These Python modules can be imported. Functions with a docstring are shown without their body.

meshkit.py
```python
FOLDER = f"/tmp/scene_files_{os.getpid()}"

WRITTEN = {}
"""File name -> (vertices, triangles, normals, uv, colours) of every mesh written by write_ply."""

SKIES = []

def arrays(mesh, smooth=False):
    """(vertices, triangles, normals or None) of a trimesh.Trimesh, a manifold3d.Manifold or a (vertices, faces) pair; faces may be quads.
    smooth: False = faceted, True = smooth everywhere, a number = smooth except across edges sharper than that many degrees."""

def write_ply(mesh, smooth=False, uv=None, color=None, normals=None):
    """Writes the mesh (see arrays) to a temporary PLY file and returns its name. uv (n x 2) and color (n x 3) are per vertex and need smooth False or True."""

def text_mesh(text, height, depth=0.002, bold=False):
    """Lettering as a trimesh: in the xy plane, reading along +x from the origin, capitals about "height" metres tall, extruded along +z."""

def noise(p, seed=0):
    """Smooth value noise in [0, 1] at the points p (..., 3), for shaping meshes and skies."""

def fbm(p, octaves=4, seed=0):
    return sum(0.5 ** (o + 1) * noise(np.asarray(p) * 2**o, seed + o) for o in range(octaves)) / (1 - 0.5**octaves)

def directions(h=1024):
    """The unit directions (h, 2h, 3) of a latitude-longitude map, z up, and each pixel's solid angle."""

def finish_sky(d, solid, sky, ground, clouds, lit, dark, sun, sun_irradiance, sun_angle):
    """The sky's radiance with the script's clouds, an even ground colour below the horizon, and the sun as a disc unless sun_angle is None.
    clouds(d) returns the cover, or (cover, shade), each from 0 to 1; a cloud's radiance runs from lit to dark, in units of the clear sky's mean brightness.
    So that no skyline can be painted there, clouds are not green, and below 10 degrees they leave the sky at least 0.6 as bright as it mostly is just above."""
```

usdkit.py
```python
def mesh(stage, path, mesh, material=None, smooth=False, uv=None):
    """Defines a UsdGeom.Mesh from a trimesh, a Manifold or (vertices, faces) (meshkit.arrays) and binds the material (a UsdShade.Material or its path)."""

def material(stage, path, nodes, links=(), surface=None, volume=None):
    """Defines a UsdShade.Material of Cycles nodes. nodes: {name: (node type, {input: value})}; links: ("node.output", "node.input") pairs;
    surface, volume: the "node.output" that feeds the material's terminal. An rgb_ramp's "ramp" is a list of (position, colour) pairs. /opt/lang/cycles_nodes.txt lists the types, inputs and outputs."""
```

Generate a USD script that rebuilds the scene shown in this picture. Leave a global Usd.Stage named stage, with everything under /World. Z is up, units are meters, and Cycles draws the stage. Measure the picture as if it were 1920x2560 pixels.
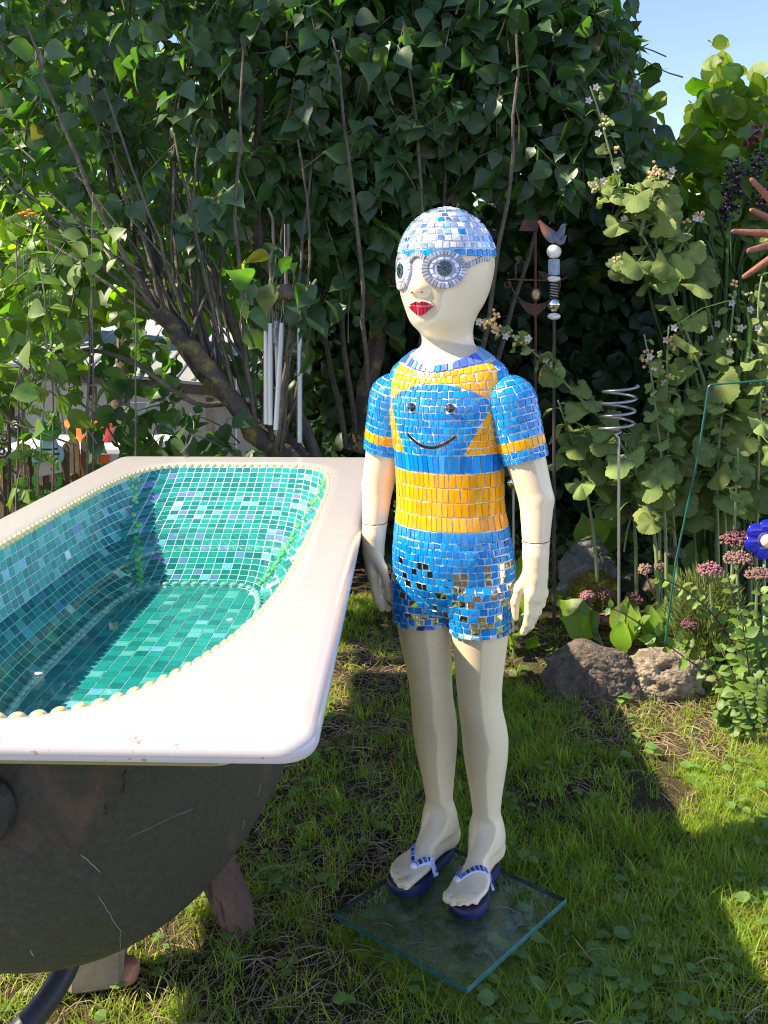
import math, random
import numpy as np
from pxr import Usd, UsdGeom, UsdShade, UsdLux, Gf, Sdf, Vt
import trimesh, usdkit, meshkit
from shapely.geometry import Polygon, box as sbox, Point, MultiPolygon
from shapely import affinity
from scipy.interpolate import PchipInterpolator as Pchip

stage = Usd.Stage.CreateInMemory()
UsdGeom.SetStageUpAxis(stage, 'Z'); UsdGeom.SetStageMetersPerUnit(stage, 1.0)
UsdGeom.Xform.Define(stage, '/World'); UsdGeom.Scope.Define(stage, '/World/Looks')
rng = np.random.default_rng(7)
PI = math.pi

# ---------------------------------------------------------------- camera, sky, sun, exposure
F_PX, HORIZON, EYE = 2250.0, 775.0, 1.06       # lens in photo pixels (1920 wide), level line, eye height
cam = UsdGeom.Camera.Define(stage, '/World/camera')
cam.AddTranslateOp().Set(Gf.Vec3d(0, 0, EYE)); cam.AddRotateXOp().Set(90.0)
cam.CreateHorizontalApertureAttr(36.0); cam.CreateFocalLengthAttr(36.0 * F_PX / 1920)
cam.CreateVerticalApertureAttr(48.0)
cam.CreateVerticalApertureOffsetAttr(-(1280 - HORIZON) / 1920 * 36.0)
cam.CreateClippingRangeAttr(Gf.Vec2f(0.05, 500))
cam.CreateExposureAttr(1.35)

SUN_EL = math.radians(44.0)
SUN = np.array([-0.987 * math.cos(SUN_EL), -0.160 * math.cos(SUN_EL), math.sin(SUN_EL)])
sun = UsdLux.DistantLight.Define(stage, '/World/sun')
sun.CreateIntensityAttr(1.20); sun.CreateAngleAttr(0.53); sun.CreateNormalizeAttr(True)
sun.CreateColorAttr(Gf.Vec3f(1.0, 0.88, 0.68))
_z = Gf.Vec3d(*map(float, SUN)); _q = Gf.Rotation(Gf.Vec3d(0, 0, 1), _z)
sun.AddTransformOp().Set(Gf.Matrix4d().SetRotate(_q))

dome = UsdLux.DomeLight.Define(stage, '/World/sky'); dome.CreateIntensityAttr(1.0)
sky_m = usdkit.material(stage, '/World/Looks/sky_air', {
    'sky': ('sky_texture', {'sky_type': 'single_scattering', 'sun_disc': False, 'sun_elevation': SUN_EL,
            'sun_rotation': math.atan2(SUN[0], SUN[1]), 'altitude': 200.0, 'air_density': 1.2, 'aerosol_density': 0.3, 'ozone_density': 2.5}),
    'tint': ('mix', {'mix_type': 'multiply', 'fac': 1.0, 'color2': (0.76, 0.70, 0.82)}),
    'bg': ('background_shader', {'strength': 0.135})},
    [('sky.color', 'tint.color1'), ('tint.color', 'bg.color')], surface='bg.background')
UsdShade.MaterialBindingAPI.Apply(dome.GetPrim()).Bind(sky_m)
dome.GetPrim().SetCustomDataByKey('kind', 'structure')

# ---------------------------------------------------------------- helpers
def at(px, py, Y):           # the point at depth Y on the sight line of a photo pixel
    return np.array([(px - 960.0) / F_PX * Y, Y, EYE - (py - HORIZON) / F_PX * Y])
def onz(px, py, z):
    Y = (EYE - z) * F_PX / (py - HORIZON)
    return np.array([(px - 960.0) / F_PX * Y, Y, z])

_used = {}
def numbered(parent, name):
    k = (parent, name); n = _used.get(k, -1) + 1; _used[k] = n
    return f'{parent}/{name}' if n == 0 else f'{parent}/{name}_{n:03d}'
def tag(p, label=None, cat=None, group=None, kind=None):
    p = p.GetPrim() if hasattr(p, 'GetPrim') else p
    for k, v in (('label', label), ('category', cat), ('group', group), ('kind', kind)):
        if v: p.SetCustomDataByKey(k, v)
    return p
def path_of(parent): return '/World' if parent is None else str(parent.GetPath())
def thing(name, label, cat, loc=(0, 0, 0), rotz=0.0, group=None, tilt=0.0):
    x = UsdGeom.Xform.Define(stage, numbered('/World', name))
    x.AddTranslateOp().Set(Gf.Vec3d(*map(float, loc)))
    if tilt: x.AddRotateYOp().Set(float(tilt))
    if rotz: x.AddRotateZOp().Set(float(rotz))
    return tag(x, label, cat, group)
def obj(name, m, mat, parent=None, smooth=False, label=None, kind=None, cat=None, group=None):
    if isinstance(m, list): m = cat_(m)
    p = usdkit.mesh(stage, numbered(path_of(parent), name), m, M[mat] if isinstance(mat, str) else mat, smooth)
    p.CreateDoubleSidedAttr(True)
    return tag(p, label, cat, group, kind)
def cat_(ms):
    vs, fs, n = [], [], 0
    for v, f in ms:
        v = np.asarray(v, float); f = np.asarray(f, int)
        if f.shape[1] == 4: f = np.vstack([f[:, [0, 1, 2]], f[:, [0, 2, 3]]])
        vs.append(v); fs.append(f + n); n += len(v)
    return np.vstack(vs), np.vstack(fs)
def vf(t): return np.array(t.vertices), np.array(t.faces)
def moved(m, loc=(0, 0, 0), rot=None, scale=1.0):
    v = np.asarray(m[0]) * scale
    if rot is not None: v = v @ np.asarray(rot).T
    return v + np.asarray(loc), m[1]
def RX(a): c, s = math.cos(a), math.sin(a); return np.array([[1, 0, 0], [0, c, -s], [0, s, c]])
def RY(a): c, s = math.cos(a), math.sin(a); return np.array([[c, 0, s], [0, 1, 0], [-s, 0, c]])
def RZ(a): c, s = math.cos(a), math.sin(a); return np.array([[c, -s, 0], [s, c, 0], [0, 0, 1]])
def unit(v): v = np.asarray(v, float); return v / np.maximum(np.linalg.norm(v, axis=-1, keepdims=True), 1e-12)
def bx(sx, sy, sz, loc=(0, 0, 0), rot=None, ch=0.0):
    if ch:
        pts = np.array([[a * (sx / 2 - ch * (k != 0)), b * (sy / 2 - ch * (k != 1)), c * (sz / 2 - ch * (k != 2))] for a in (-1, 1) for b in (-1, 1) for c in (-1, 1) for k in range(3)])
        t = trimesh.convex.convex_hull(pts)
    else: t = trimesh.creation.box((sx, sy, sz))
    return moved(vf(t), loc, rot)
def ball(r, loc=(0, 0, 0), sub=2, scale=(1, 1, 1)):
    t = trimesh.creation.icosphere(sub, r); return np.array(t.vertices) * scale + np.asarray(loc), np.array(t.faces)
def tube(pts, r, n=6, caps=True, flat=1.0):
    pts = np.asarray(pts, float); K = len(pts); r = np.broadcast_to(np.asarray(r, float), (K,))
    t = unit(np.gradient(pts, axis=0)); ref = np.array([0.31, 0.2, 0.93]) if abs(t[0] @ [0.31, 0.2, 0.93]) < 0.9 else np.array([1.0, 0, 0])
    a = unit(np.cross(t[0], ref)); A = []
    for i in range(K):
        a = unit(a - t[i] * (a @ t[i])); A.append(a)
    A = np.array(A); B = np.cross(t, A); th = np.arange(n) / n * 2 * PI
    v = pts[:, None] + r[:, None, None] * (np.cos(th)[None, :, None] * A[:, None] + flat * np.sin(th)[None, :, None] * B[:, None])
    v = v.reshape(-1, 3); f = []
    i = np.arange(K - 1)[:, None] * n; j = np.arange(n)[None]; jn = (j + 1) % n
    q = np.stack([i + j, i + jn, i + n + jn, i + n + j], -1).reshape(-1, 4)
    f = np.vstack([q[:, [0, 1, 2]], q[:, [0, 2, 3]]])
    if caps:
        v = np.vstack([v, pts[0], pts[-1]]); c0, c1 = len(v) - 2, len(v) - 1; j = np.arange(n)
        f = np.vstack([f, np.stack([np.full(n, c0), (j + 1) % n, j], 1), np.stack([np.full(n, c1), (K - 1) * n + j, (K - 1) * n + (j + 1) % n], 1)])
    return v, f
def spline(pts, n):
    pts = np.asarray(pts, float)
    if len(pts) < 3: return pts[0] + (pts[-1] - pts[0]) * np.linspace(0, 1, n)[:, None]
    d = np.r_[0, np.cumsum(np.linalg.norm(np.diff(pts, axis=0), axis=1))]
    from scipy.interpolate import CubicSpline
    return CubicSpline(d, pts)(np.linspace(0, d[-1], n))
def loft(rings, closed=True, cap0=False, cap1=False):
    R = np.asarray(rings, float); K, n, _ = R.shape; v = R.reshape(-1, 3)
    i = np.arange(K - 1)[:, None] * n; j = np.arange(n if closed else n - 1)[None]; jn = (j + 1) % n
    q = np.stack([i + j, i + jn, i + n + jn, i + n + j], -1).reshape(-1, 4)
    f = np.vstack([q[:, [0, 1, 2]], q[:, [0, 2, 3]]])
    for on, k, flip in ((cap0, 0, True), (cap1, K - 1, False)):
        if on:
            v = np.vstack([v, R[k].mean(0)]); j = np.arange(n); c = np.full(n, len(v) - 1)
            a, b = k * n + j, k * n + (j + 1) % n
            f = np.vstack([f, np.stack([c, b, a] if flip else [c, a, b], 1)])
    return v, f
def lathe(prof, n=20, loc=(0, 0, 0)):
    th = np.arange(n) / n * 2 * PI
    rings = [np.stack([r * np.cos(th), r * np.sin(th), np.full(n, z)], 1) + np.asarray(loc) for r, z in prof]
    return loft(rings, cap0=True, cap1=True)

# ---------------------------------------------------------------- materials
M = {}
def mat(name, color, rough=0.5, var=0.0, metal=0.0, coat=0.0, bump=0.0, bscale=60.0, color2=None, nscale=8.0, detail=5.0, lo=0.35, hi=0.65, spec=0.5, island=False, trans=0.0, tcol=None, extra=None, bdist=0.004, sss=0.0):
    N = {'p': ('principled_bsdf', {'base_color': color, 'roughness': rough, 'metallic': metal, 'coat_weight': coat, 'coat_roughness': 0.05, 'specular_ior_level': spec})}
    L = []; out = 'p.BSDF'
    if sss: N['p'][1].update(subsurface_weight=sss, subsurface_scale=0.004, subsurface_radius=(1, 0.6, 0.4))
    N['geo'] = ('geometry', {})
    src = None
    if color2 is not None:
        N['n'] = ('noise_texture', {'scale': nscale, 'detail': detail, 'roughness': 0.6}); L.append(('geo.position', 'n.vector'))
        N['rp'] = ('rgb_ramp', {'ramp': [(0, color), (lo, color), (hi, color2), (1, color2)]})
        L += [('n.fac', 'rp.fac')]; src = 'rp.color'
    if island:
        N['h'] = ('hsv', {'hue': 0.5, 'saturation': 1.0, 'value': 1.0, 'color': color})
        N['mr'] = ('map_range', {'from_min': 0, 'from_max': 1, 'to_min': 1 - var, 'to_max': 1 + var}); L.append(('rf.value', 'mr.value'))
        N['oi'] = ('object_info', {}); N['ra'] = ('math', {'math_type': 'add'}); N['rf'] = ('math', {'math_type': 'fraction'})
        L += [('geo.random_per_island', 'ra.value1'), ('oi.random', 'ra.value2'), ('ra.value', 'rf.value1')]
        N['wn'] = ('white_noise_texture', {'dimensions': '1D'}); L.append(('rf.value', 'wn.w'))
        N['mh'] = ('map_range', {'from_min': 0, 'from_max': 1, 'to_min': 0.5 - var * 0.06, 'to_max': 0.5 + var * 0.045}); L.append(('wn.value', 'mh.value'))
        L += [('mr.result', 'h.value'), ('mh.result', 'h.hue')]
        if src: L.append((src, 'h.color'))
        src = 'h.color'
    if src: L.append((src, 'p.base_color'))
    if bump:
        N['bn'] = ('noise_texture', {'scale': bscale, 'detail': 6.0, 'roughness': 0.6}); L.append(('geo.position', 'bn.vector'))
        N['b'] = ('bump', {'strength': bump, 'distance': bdist}); L += [('bn.fac', 'b.height'), ('b.normal', 'p.normal')]
    if trans:
        N['t'] = ('translucent_bsdf', {'color': tcol or color}); N['mx'] = ('mix_closure', {'fac': trans})
        if src:
            N['tm'] = ('mix', {'mix_type': 'multiply', 'fac': 1.0, 'color2': tcol or (1, 1, 1)}); L += [(src, 'tm.color1'), ('tm.color', 't.color')]
        L += [('p.BSDF', 'mx.closure1'), ('t.BSDF', 'mx.closure2')]; out = 'mx.closure'
    if extra: extra(N, L)
    used = {l.split('.')[0] for ab in L for l in ab} | {'p'}
    N = {k: v for k, v in N.items() if k in used}
    M[name] = usdkit.material(stage, '/World/Looks/' + name, N, L, surface=out)
    return M[name]
mat('skin', (0.71, 0.595, 0.395), 0.30, coat=0.15, bump=0.06, bscale=60, bdist=0.002, color2=(0.67, 0.55, 0.36), nscale=9)
mat('grout', (0.74, 0.71, 0.66), 0.8, color2=(0.62, 0.60, 0.56), nscale=40, bump=0.3, bscale=400, bdist=0.001)
mat('tub_grout', (0.56, 0.63, 0.63), 0.75, color2=(0.48, 0.55, 0.55), nscale=30, bump=0.2, bscale=400, bdist=0.001)
def glasst(name, c, var=0.28, rough=0.17, coat=0.30):
    mat(name, c, rough, var=var, island=True, coat=coat, bump=0.04, bscale=350, bdist=0.0006, color2=tuple(x * 0.9 for x in c), nscale=120)
glasst('blue_tile', (0.003, 0.215, 0.60), .12); glasst('blue_tile_dark', (0.003, 0.165, 0.52), .12); glasst('blue_tile_cyan', (0.006, 0.27, 0.62), .12)
glasst('yellow_tile', (0.86, 0.385, 0.002), var=0.06); glasst('yellow_tile_deep', (0.82, 0.33, 0.002), var=0.06)
glasst('violet_tile', (0.09, 0.14, 0.55)); glasst('navy_tile', (0.012, 0.02, 0.20)); glasst('sky_tile', (0.20, 0.40, 0.66))
glasst('white_tile', (0.62, 0.66, 0.74), rough=0.06); glasst('grey_tile', (0.33, 0.34, 0.36), rough=0.15); glasst('lavender_tile', (0.50, 0.54, 0.70))
glasst('black_tile', (0.012, 0.011, 0.014)); glasst('green_tile', (0.012, 0.045, 0.03)); glasst('red_tile', (0.27, 0.004, 0.012)); glasst('rose_tile', (0.38, 0.05, 0.07))
mat('mirror', (0.82, 0.84, 0.86), 0.03, metal=1.0, bump=0.05, bscale=90, bdist=0.0008)
mat('iridescent', (0.58, 0.66, 0.84), 0.09, metal=0.75, var=0.2, island=True)
mat('chrome_black', (0.10, 0.10, 0.14), 0.04, metal=0.9, coat=1)
mat('navy_rubber', (0.008, 0.009, 0.055), 0.45, bump=0.3, bscale=200, bdist=0.001)
mat('lip_line', (0.35, 0.03, 0.03), 0.5)
mat('seam', (0.10, 0.07, 0.04), 0.8)

# ================================================================ mannequin as a distance field
def smin(a, b, k):
    h = np.clip(0.5 + 0.5 * (b - a) / k, 0, 1); return b + (a - b) * h - k * h * (1 - h)
def cone(p, a, b, ra, rb):
    a, b = np.asarray(a, float), np.asarray(b, float); ab = b - a
    t = np.clip(((p - a) @ ab) / (ab @ ab), 0, 1); return np.linalg.norm(p - a - t[..., None] * ab, axis=-1) - (ra + (rb - ra) * t)
def ell(p, c, r):
    q = (p - np.asarray(c)) / np.asarray(r); k0 = np.linalg.norm(q, axis=-1); k1 = np.linalg.norm(q / np.asarray(r), axis=-1)
    return np.where(k1 > 1e-9, k0 * (k0 - 1) / np.maximum(k1, 1e-9), -min(r))
_tz = [.455, .475, .50, .54, .58, .63, .675, .74, .80, .845, .875, .897, .912, .925, .940, .96, 1.00]
_ta = [.060, .092, .106, .1135, .1115, .105, .0985, .099, .103, .108, .112, .112, .109, .096, .074, .048, .045]
_tb = [.042, .056, .068, .080, .081, .075, .069, .071, .077, .077, .073, .067, .061, .055, .050, .046, .046]
_ty = [.010, .010, .010, .008, .006, .003, .001, .000, -.001, .000, .003, .006, .008, .010, .010, .010, .010]
TA, TB, TY = Pchip(_tz, _ta), Pchip(_tz, _tb), Pchip(_tz, _ty)
def sd_trunk(p):
    z = np.clip(p[..., 2], .480, 1.0); a, b, y0 = TA(z), TB(z), TY(z)
    q = np.sqrt((p[..., 0] / a) ** 2 + ((p[..., 1] - y0) / b) ** 2) + 1e-9
    g = np.sqrt((p[..., 0] / a ** 2) ** 2 + ((p[..., 1] - y0) / b ** 2) ** 2) + 1e-9
    d = np.where(q > 0.3, (q - 1) * q / g, -np.minimum(a, b) * (1 - q))
    dz = np.maximum(p[..., 2] - 1.0, .480 - p[..., 2])
    return np.maximum(d, dz)
HEAD_YAW = -math.radians(6.0)
HR = RZ(HEAD_YAW)                       # head turned a little further than the chest
def sd_head(p):
    p = (p - [0, .008, 0]) @ HR
    d = ell(p, (0, .006, 1.108), (.0845, .093, .095))
    d = smin(d, ell(p, (0, -.012, 1.050), (.070, .074, .066)), .035)
    d = smin(d, ell(p, (0, -.030, 1.008), (.042, .050, .029)), .03)
    d = smin(d, cone(p, (0, -.078, 1.100), (0, -.0865, 1.062), .0065, .0100), .022)
    d = smin(d, ell(p, (0, -.0845, 1.060), (.016, .009, .008)), .010)
    return d
ARM = {s: [(s * .113, .007, .857), (s * .156, .010, .69), (s * .158, -.008, .585)] for s in (-1, 1)}
def sd_arm(p, s):
    a, b, c = ARM[s]
    d = smin(cone(p, a, b, .0420, .0298), cone(p, b, c, .0298, .0200), .004)
    return d
ARM[1] = [(a + .006, b, c) for a, b, c in ARM[1]]
LEG = {s: [(s * .053, .010, .50), (s * .0475, .002, .325), (s * .049, .018, .245), (s * .0475, .020, .095)] for s in (-1, 1)}
FOOT_YAW = -math.radians(5.0); FS = .88
def foot_local(p, s):
    return (p - np.array([s * .0475, .016, 0.0])) @ RZ(FOOT_YAW + s * math.radians(6)) / FS
def foot_world(q, s): return (q * FS) @ RZ(FOOT_YAW + s * math.radians(6)).T + np.array([s * .0475, .016, 0.0])
LR = Pchip([.06, .085, .11, .14, .18, .22, .25, .28, .31, .345, .38, .42, .46, .50, .54], [.0255, .0255, .0248, .0275, .0335, .0392, .0410, .0402, .0388, .0398, .0430, .0470, .0512, .0535, .0535])
LX = Pchip([.06, .11, .25, .32, .46, .54], [.0475, .0475, .0505, .0485, .0555, .0550]); LY = Pchip([.06, .11, .25, .32, .40, .54], [.020, .021, .0165, .003, -.003, -.006])
def sd_leg(p, s):
    h, k, c, a = LEG[s]
    z = np.clip(p[..., 2], .07, .51); r = LR(z); u = np.hypot(p[..., 0] - s * LX(z), (p[..., 1] - LY(z)) / 1.04)
    d = np.maximum(u - r, np.maximum(p[..., 2] - .535, .07 - p[..., 2]))
    q = foot_local(p, s); dl = d; d = dl / FS
    d = smin(d, cone(q, (0, .008, .10), (0, .030, .049), .0265, .0275), .02)
    d = smin(d, cone(q, (0, 0, .085), (-s * .002, -.075, .043), .026, .017), .03)
    d = smin(d, cone(q, (0, .026, .043), (0, -.075, .037), .0215, .0185), .012)
    d = smin(d, ell(q, (s * .002, -.090, .036), (.0365, .052, .0150)), .02)
    for i in range(5):
        x = -s * (.024 - i * .0125); L = [.149, .150, .144, .136, .126][i]; r = [.0105, .0083, .008, .0076, .0074][i]
        d = smin(d, cone(q, (x * .92, -.10, .034), (x, -L + r, .0225 + r), r, r * .93), .004)
    return d * FS
def sd_body(p):
    d = sd_trunk(p)
    d = smin(d, sd_head(p), .02)
    for s in (-1, 1):
        d = smin(d, sd_leg(p, s), .012)
    for s in (-1, 1):
        d = smin(d, sd_arm(p, s), .012)
    return d
def chunked(f, p, n=400000):
    return np.concatenate([f(p[i:i + n]) for i in range(0, len(p), n)])
def nets(f, lo, hi, h, snap=2):
    lo, hi = np.asarray(lo, float), np.asarray(hi, float)
    ax = [np.arange(lo[k], hi[k] + h, h) for k in range(3)]
    # coarse pass to skip empty space
    G = np.stack(np.meshgrid(*ax, indexing='ij'), -1); S = G.shape[:3]
    st = 4; C = chunked(f, G[::st, ::st, ::st].reshape(-1, 3)).reshape(G[::st, ::st, ::st].shape[:3])
    near = np.abs(C) < h * st * 1.9
    near = np.repeat(np.repeat(np.repeat(near, st, 0), st, 1), st, 2)[:S[0], :S[1], :S[2]]
    near = np.roll(near, -(st // 2), (0)) | near | np.roll(near, st // 2, 0)
    V = np.repeat(np.repeat(np.repeat(C, st, 0), st, 1), st, 2)[:S[0], :S[1], :S[2]].copy()
    V[near] = chunked(f, G[near])
    neg = V < 0
    cells = tuple(n - 1 for n in S)
    acc, cnt = np.zeros(cells + (3,)), np.zeros(cells)
    cs = [(i, j, k) for i in (0, 1) for j in (0, 1) for k in (0, 1)]
    sl = lambda c: tuple(slice(c[i], c[i] + cells[i]) for i in range(3))
    for a in cs:
        for k in range(3):
            if a[k] == 0:
                b = list(a); b[k] = 1; b = tuple(b)
                va, vb = V[sl(a)], V[sl(b)]; x = (va < 0) != (vb < 0)
                if not x.any(): continue
                t = np.where(x, va / np.where(x, va - vb, 1), 0)
                for m in range(3):
                    acc[..., m] += np.where(x, a[m] + (t if m == k else 0), 0)
                cnt += x
    on = cnt > 0; idx = -np.ones(cells, int); idx[on] = np.arange(on.sum())
    w = np.argwhere(on)
    v = lo + (w + acc[on] / cnt[on][:, None]) * h
    fs = []
    for k in range(3):
        u, vv = [(1, 2), (2, 0), (0, 1)][k]
        s0 = [slice(0, S[i]) for i in range(3)]; s1 = list(s0); s0[k] = slice(0, S[k] - 1); s1[k] = slice(1, S[k])
        x = neg[tuple(s0)] != neg[tuple(s1)]
        e = np.argwhere(x); e = e[(e[:, u] > 0) & (e[:, vv] > 0) & (e[:, u] < S[u] - 1) & (e[:, vv] < S[vv] - 1)]
        def g(du, dv):
            q = e.copy(); q[:, u] -= du; q[:, vv] -= dv; return idx[tuple(q.T)]
        quad = np.stack([g(1, 1), g(0, 1), g(0, 0), g(1, 0)], 1)
        fl = neg[tuple(s0)][tuple(e.T)]
        quad[~fl] = quad[~fl][:, ::-1]; fs.append(quad)
    q = np.vstack(fs); q = q[(q >= 0).all(1)]
    for _ in range(snap):
        d = chunked(f, v); n = grad(f, v); v = v - np.clip(d, -h, h)[:, None] * n
    return v, np.vstack([q[:, [0, 1, 2]], q[:, [0, 2, 3]]])
def grad(f, p, e=1.2e-3):
    g = np.stack([chunked(f, p + np.eye(3)[k] * e) - chunked(f, p - np.eye(3)[k] * e) for k in range(3)], -1); return unit(g)
def march(f, o, d, t0, t1):
    """last crossing along o+d*t, from the outside: bisection between t0 (inside) and t1 (outside)"""
    lo, hi = np.full(len(o), t0), np.full(len(o), t1)
    for _ in range(17):
        m = (lo + hi) / 2; ins = f(o + d * m[:, None]) < 0; lo = np.where(ins, m, lo); hi = np.where(ins, hi, m)
    return o + d * ((lo + hi) / 2)[:, None]

MAN_YAW = -30.0
mann = thing('mannequin', 'child mannequin in blue and yellow mosaic swimsuit, bathing cap, goggles and flip flops', 'mannequin', (0.136, 1.625, 0.040), MAN_YAW, tilt=-1.5)
bv, bf = nets(sd_body, (-.215, -.155, .012), (.215, .125, 1.22), .0045)
bv_keep = bv
_b = obj('body', (bv, bf), 'skin', mann, smooth=True)
UsdGeom.Mesh(_b).GetNormalsAttr().Set(Vt.Vec3fArray.FromNumpy(grad(sd_body, bv, 2.5e-3).astype(np.float32)))

# hands: joined at the wrist seam
def sd_hand(p, s):
    # frame: w towards the little finger, n out of the back of the hand, z down the fingers
    w = np.array([s * .42, .9075, 0]); n = np.array([s * .9075, -.42, 0])
    P = lambda a, b, c: np.array([s * .158 + .006 * (s > 0), -.008, .0]) + w * a + n * b + np.array([0, 0, c])
    d = cone(p, P(0, 0, .598), P(0, 0, .570), .0200, .0172)
    d = smin(d, cone(p, P(-.003, 0, .565), P(-.014, .002, .530), .0165, .0105), .012)
    d = smin(d, cone(p, P(.003, 0, .565), P(.014, .0, .530), .0150, .0095), .012)
    d = smin(d, cone(p, P(0, .001, .56), P(0, .002, .528), .013, .0105), .012)
    B = [(-.0185, .534, .030, .021, .019, .0078, 10), (-.0062, .530, .033, .023, .019, .0080, 16), (.0058, .530, .031, .021, .018, .0076, 24), (.0168, .534, .025, .016, .015, .0066, 32)]
    for a, z, l1, l2, l3, r, cu in B:
        pt = P(a, .002, z); dirs = []
        q = pt; ang = math.radians(cu * .5); e = None
        for L, da, rr in ((l1, cu * .9, r), (l2, cu * 1.5, r * .92), (l3, cu * .9, r * .84)):
            dv = np.array([0, 0, -1]) * math.cos(ang) - n * math.sin(ang)
            q2 = q + dv * L; c_ = cone(p, q, q2, rr, rr * .93); e = c_ if e is None else smin(e, c_, .003)
            q = q2; ang += math.radians(da)
        d = smin(d, e, .0045)
    t0, t1, t2, t3 = P(-.010, -.004, .566), P(-.0215, -.017, .543), P(-.0250, -.026, .517), P(-.0240, -.029, .490)
    e = smin(cone(p, t0, t1, .0125, .0098), smin(cone(p, t1, t2, .0090, .0080), cone(p, t2, t3, .0080, .0064), .003), .005)
    return smin(d, e, .006)
SEAM_Z = .622
for s in (-1, 1):
    f = lambda p, s=s: np.maximum(smin(sd_hand(p, s), np.maximum(sd_arm(p, s) - .0006, .57 - p[..., 2]), .008), p[..., 2] - SEAM_Z)
    v, fc = nets(f, (s * .158 - .06, -.085, .435), (s * .158 + .06, .07, .632), .0026)
    obj('hand', (v, fc), 'skin', mann, smooth=50)
    th = np.arange(24) / 24 * 2 * PI
    o = np.tile([s * .158 + .006 * (s > 0), .0, SEAM_Z + .0005], (24, 1)); dd = np.stack([np.cos(th), np.sin(th), np.zeros(24)], 1)
    ring = march(lambda p: sd_arm(p, s), o, dd, 0, .06)
    obj('wrist_seam', tube(np.vstack([ring, ring[:1]]), .0009, 4, caps=False), 'seam', mann)

# ---------------------------------------------------------------- tiles on a curved surface
def tile_batch(polys, mp, h=.0022, inset=.0005, tilt=0.00012):
    U_, V_, H_, info = [], [], [], []
    for poly in polys:
        c = np.array(poly.exterior.coords)[:-1]
        if not poly.exterior.is_ccw: c = c[::-1]
        n = len(c); cen = c.mean(0); rad = max(np.linalg.norm(c - cen, axis=1).mean(), 1e-4)
        ct = cen + (c - cen) * max(0.5, 1 - inset / rad * 1.3); j = rng.normal(0, tilt, 3)
        hh = h + j[0] + ((ct - cen) / rad) @ j[1:]
        q = np.vstack([ct, c, c, cen[None]]); U_.append(q[:, 0]); V_.append(q[:, 1]); H_.append(np.r_[hh, np.full(n, h * .62), np.full(n, -.0004), h + j[0] + .0001]); info.append(n)
    P = mp(np.concatenate(U_), np.concatenate(V_), np.concatenate(H_)); out = []; o = 0
    for n in info:
        k = np.arange(n); kn = (k + 1) % n
        f = [np.stack([np.full(n, 3 * n), k, kn], 1)]
        for a, b in ((0, n), (n, 2 * n)): f += [np.stack([b + k, b + kn, a + kn], 1), np.stack([b + k, a + kn, a + k], 1)]
        out.append((P[o:o + 3 * n + 1], np.vstack(f))); o += 3 * n + 1
    return out
def tile_mesh(poly, mp, h=.0022, inset=.0005, tilt=0.00012): return tile_batch([poly], mp, h, inset, tilt)[0]
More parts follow.
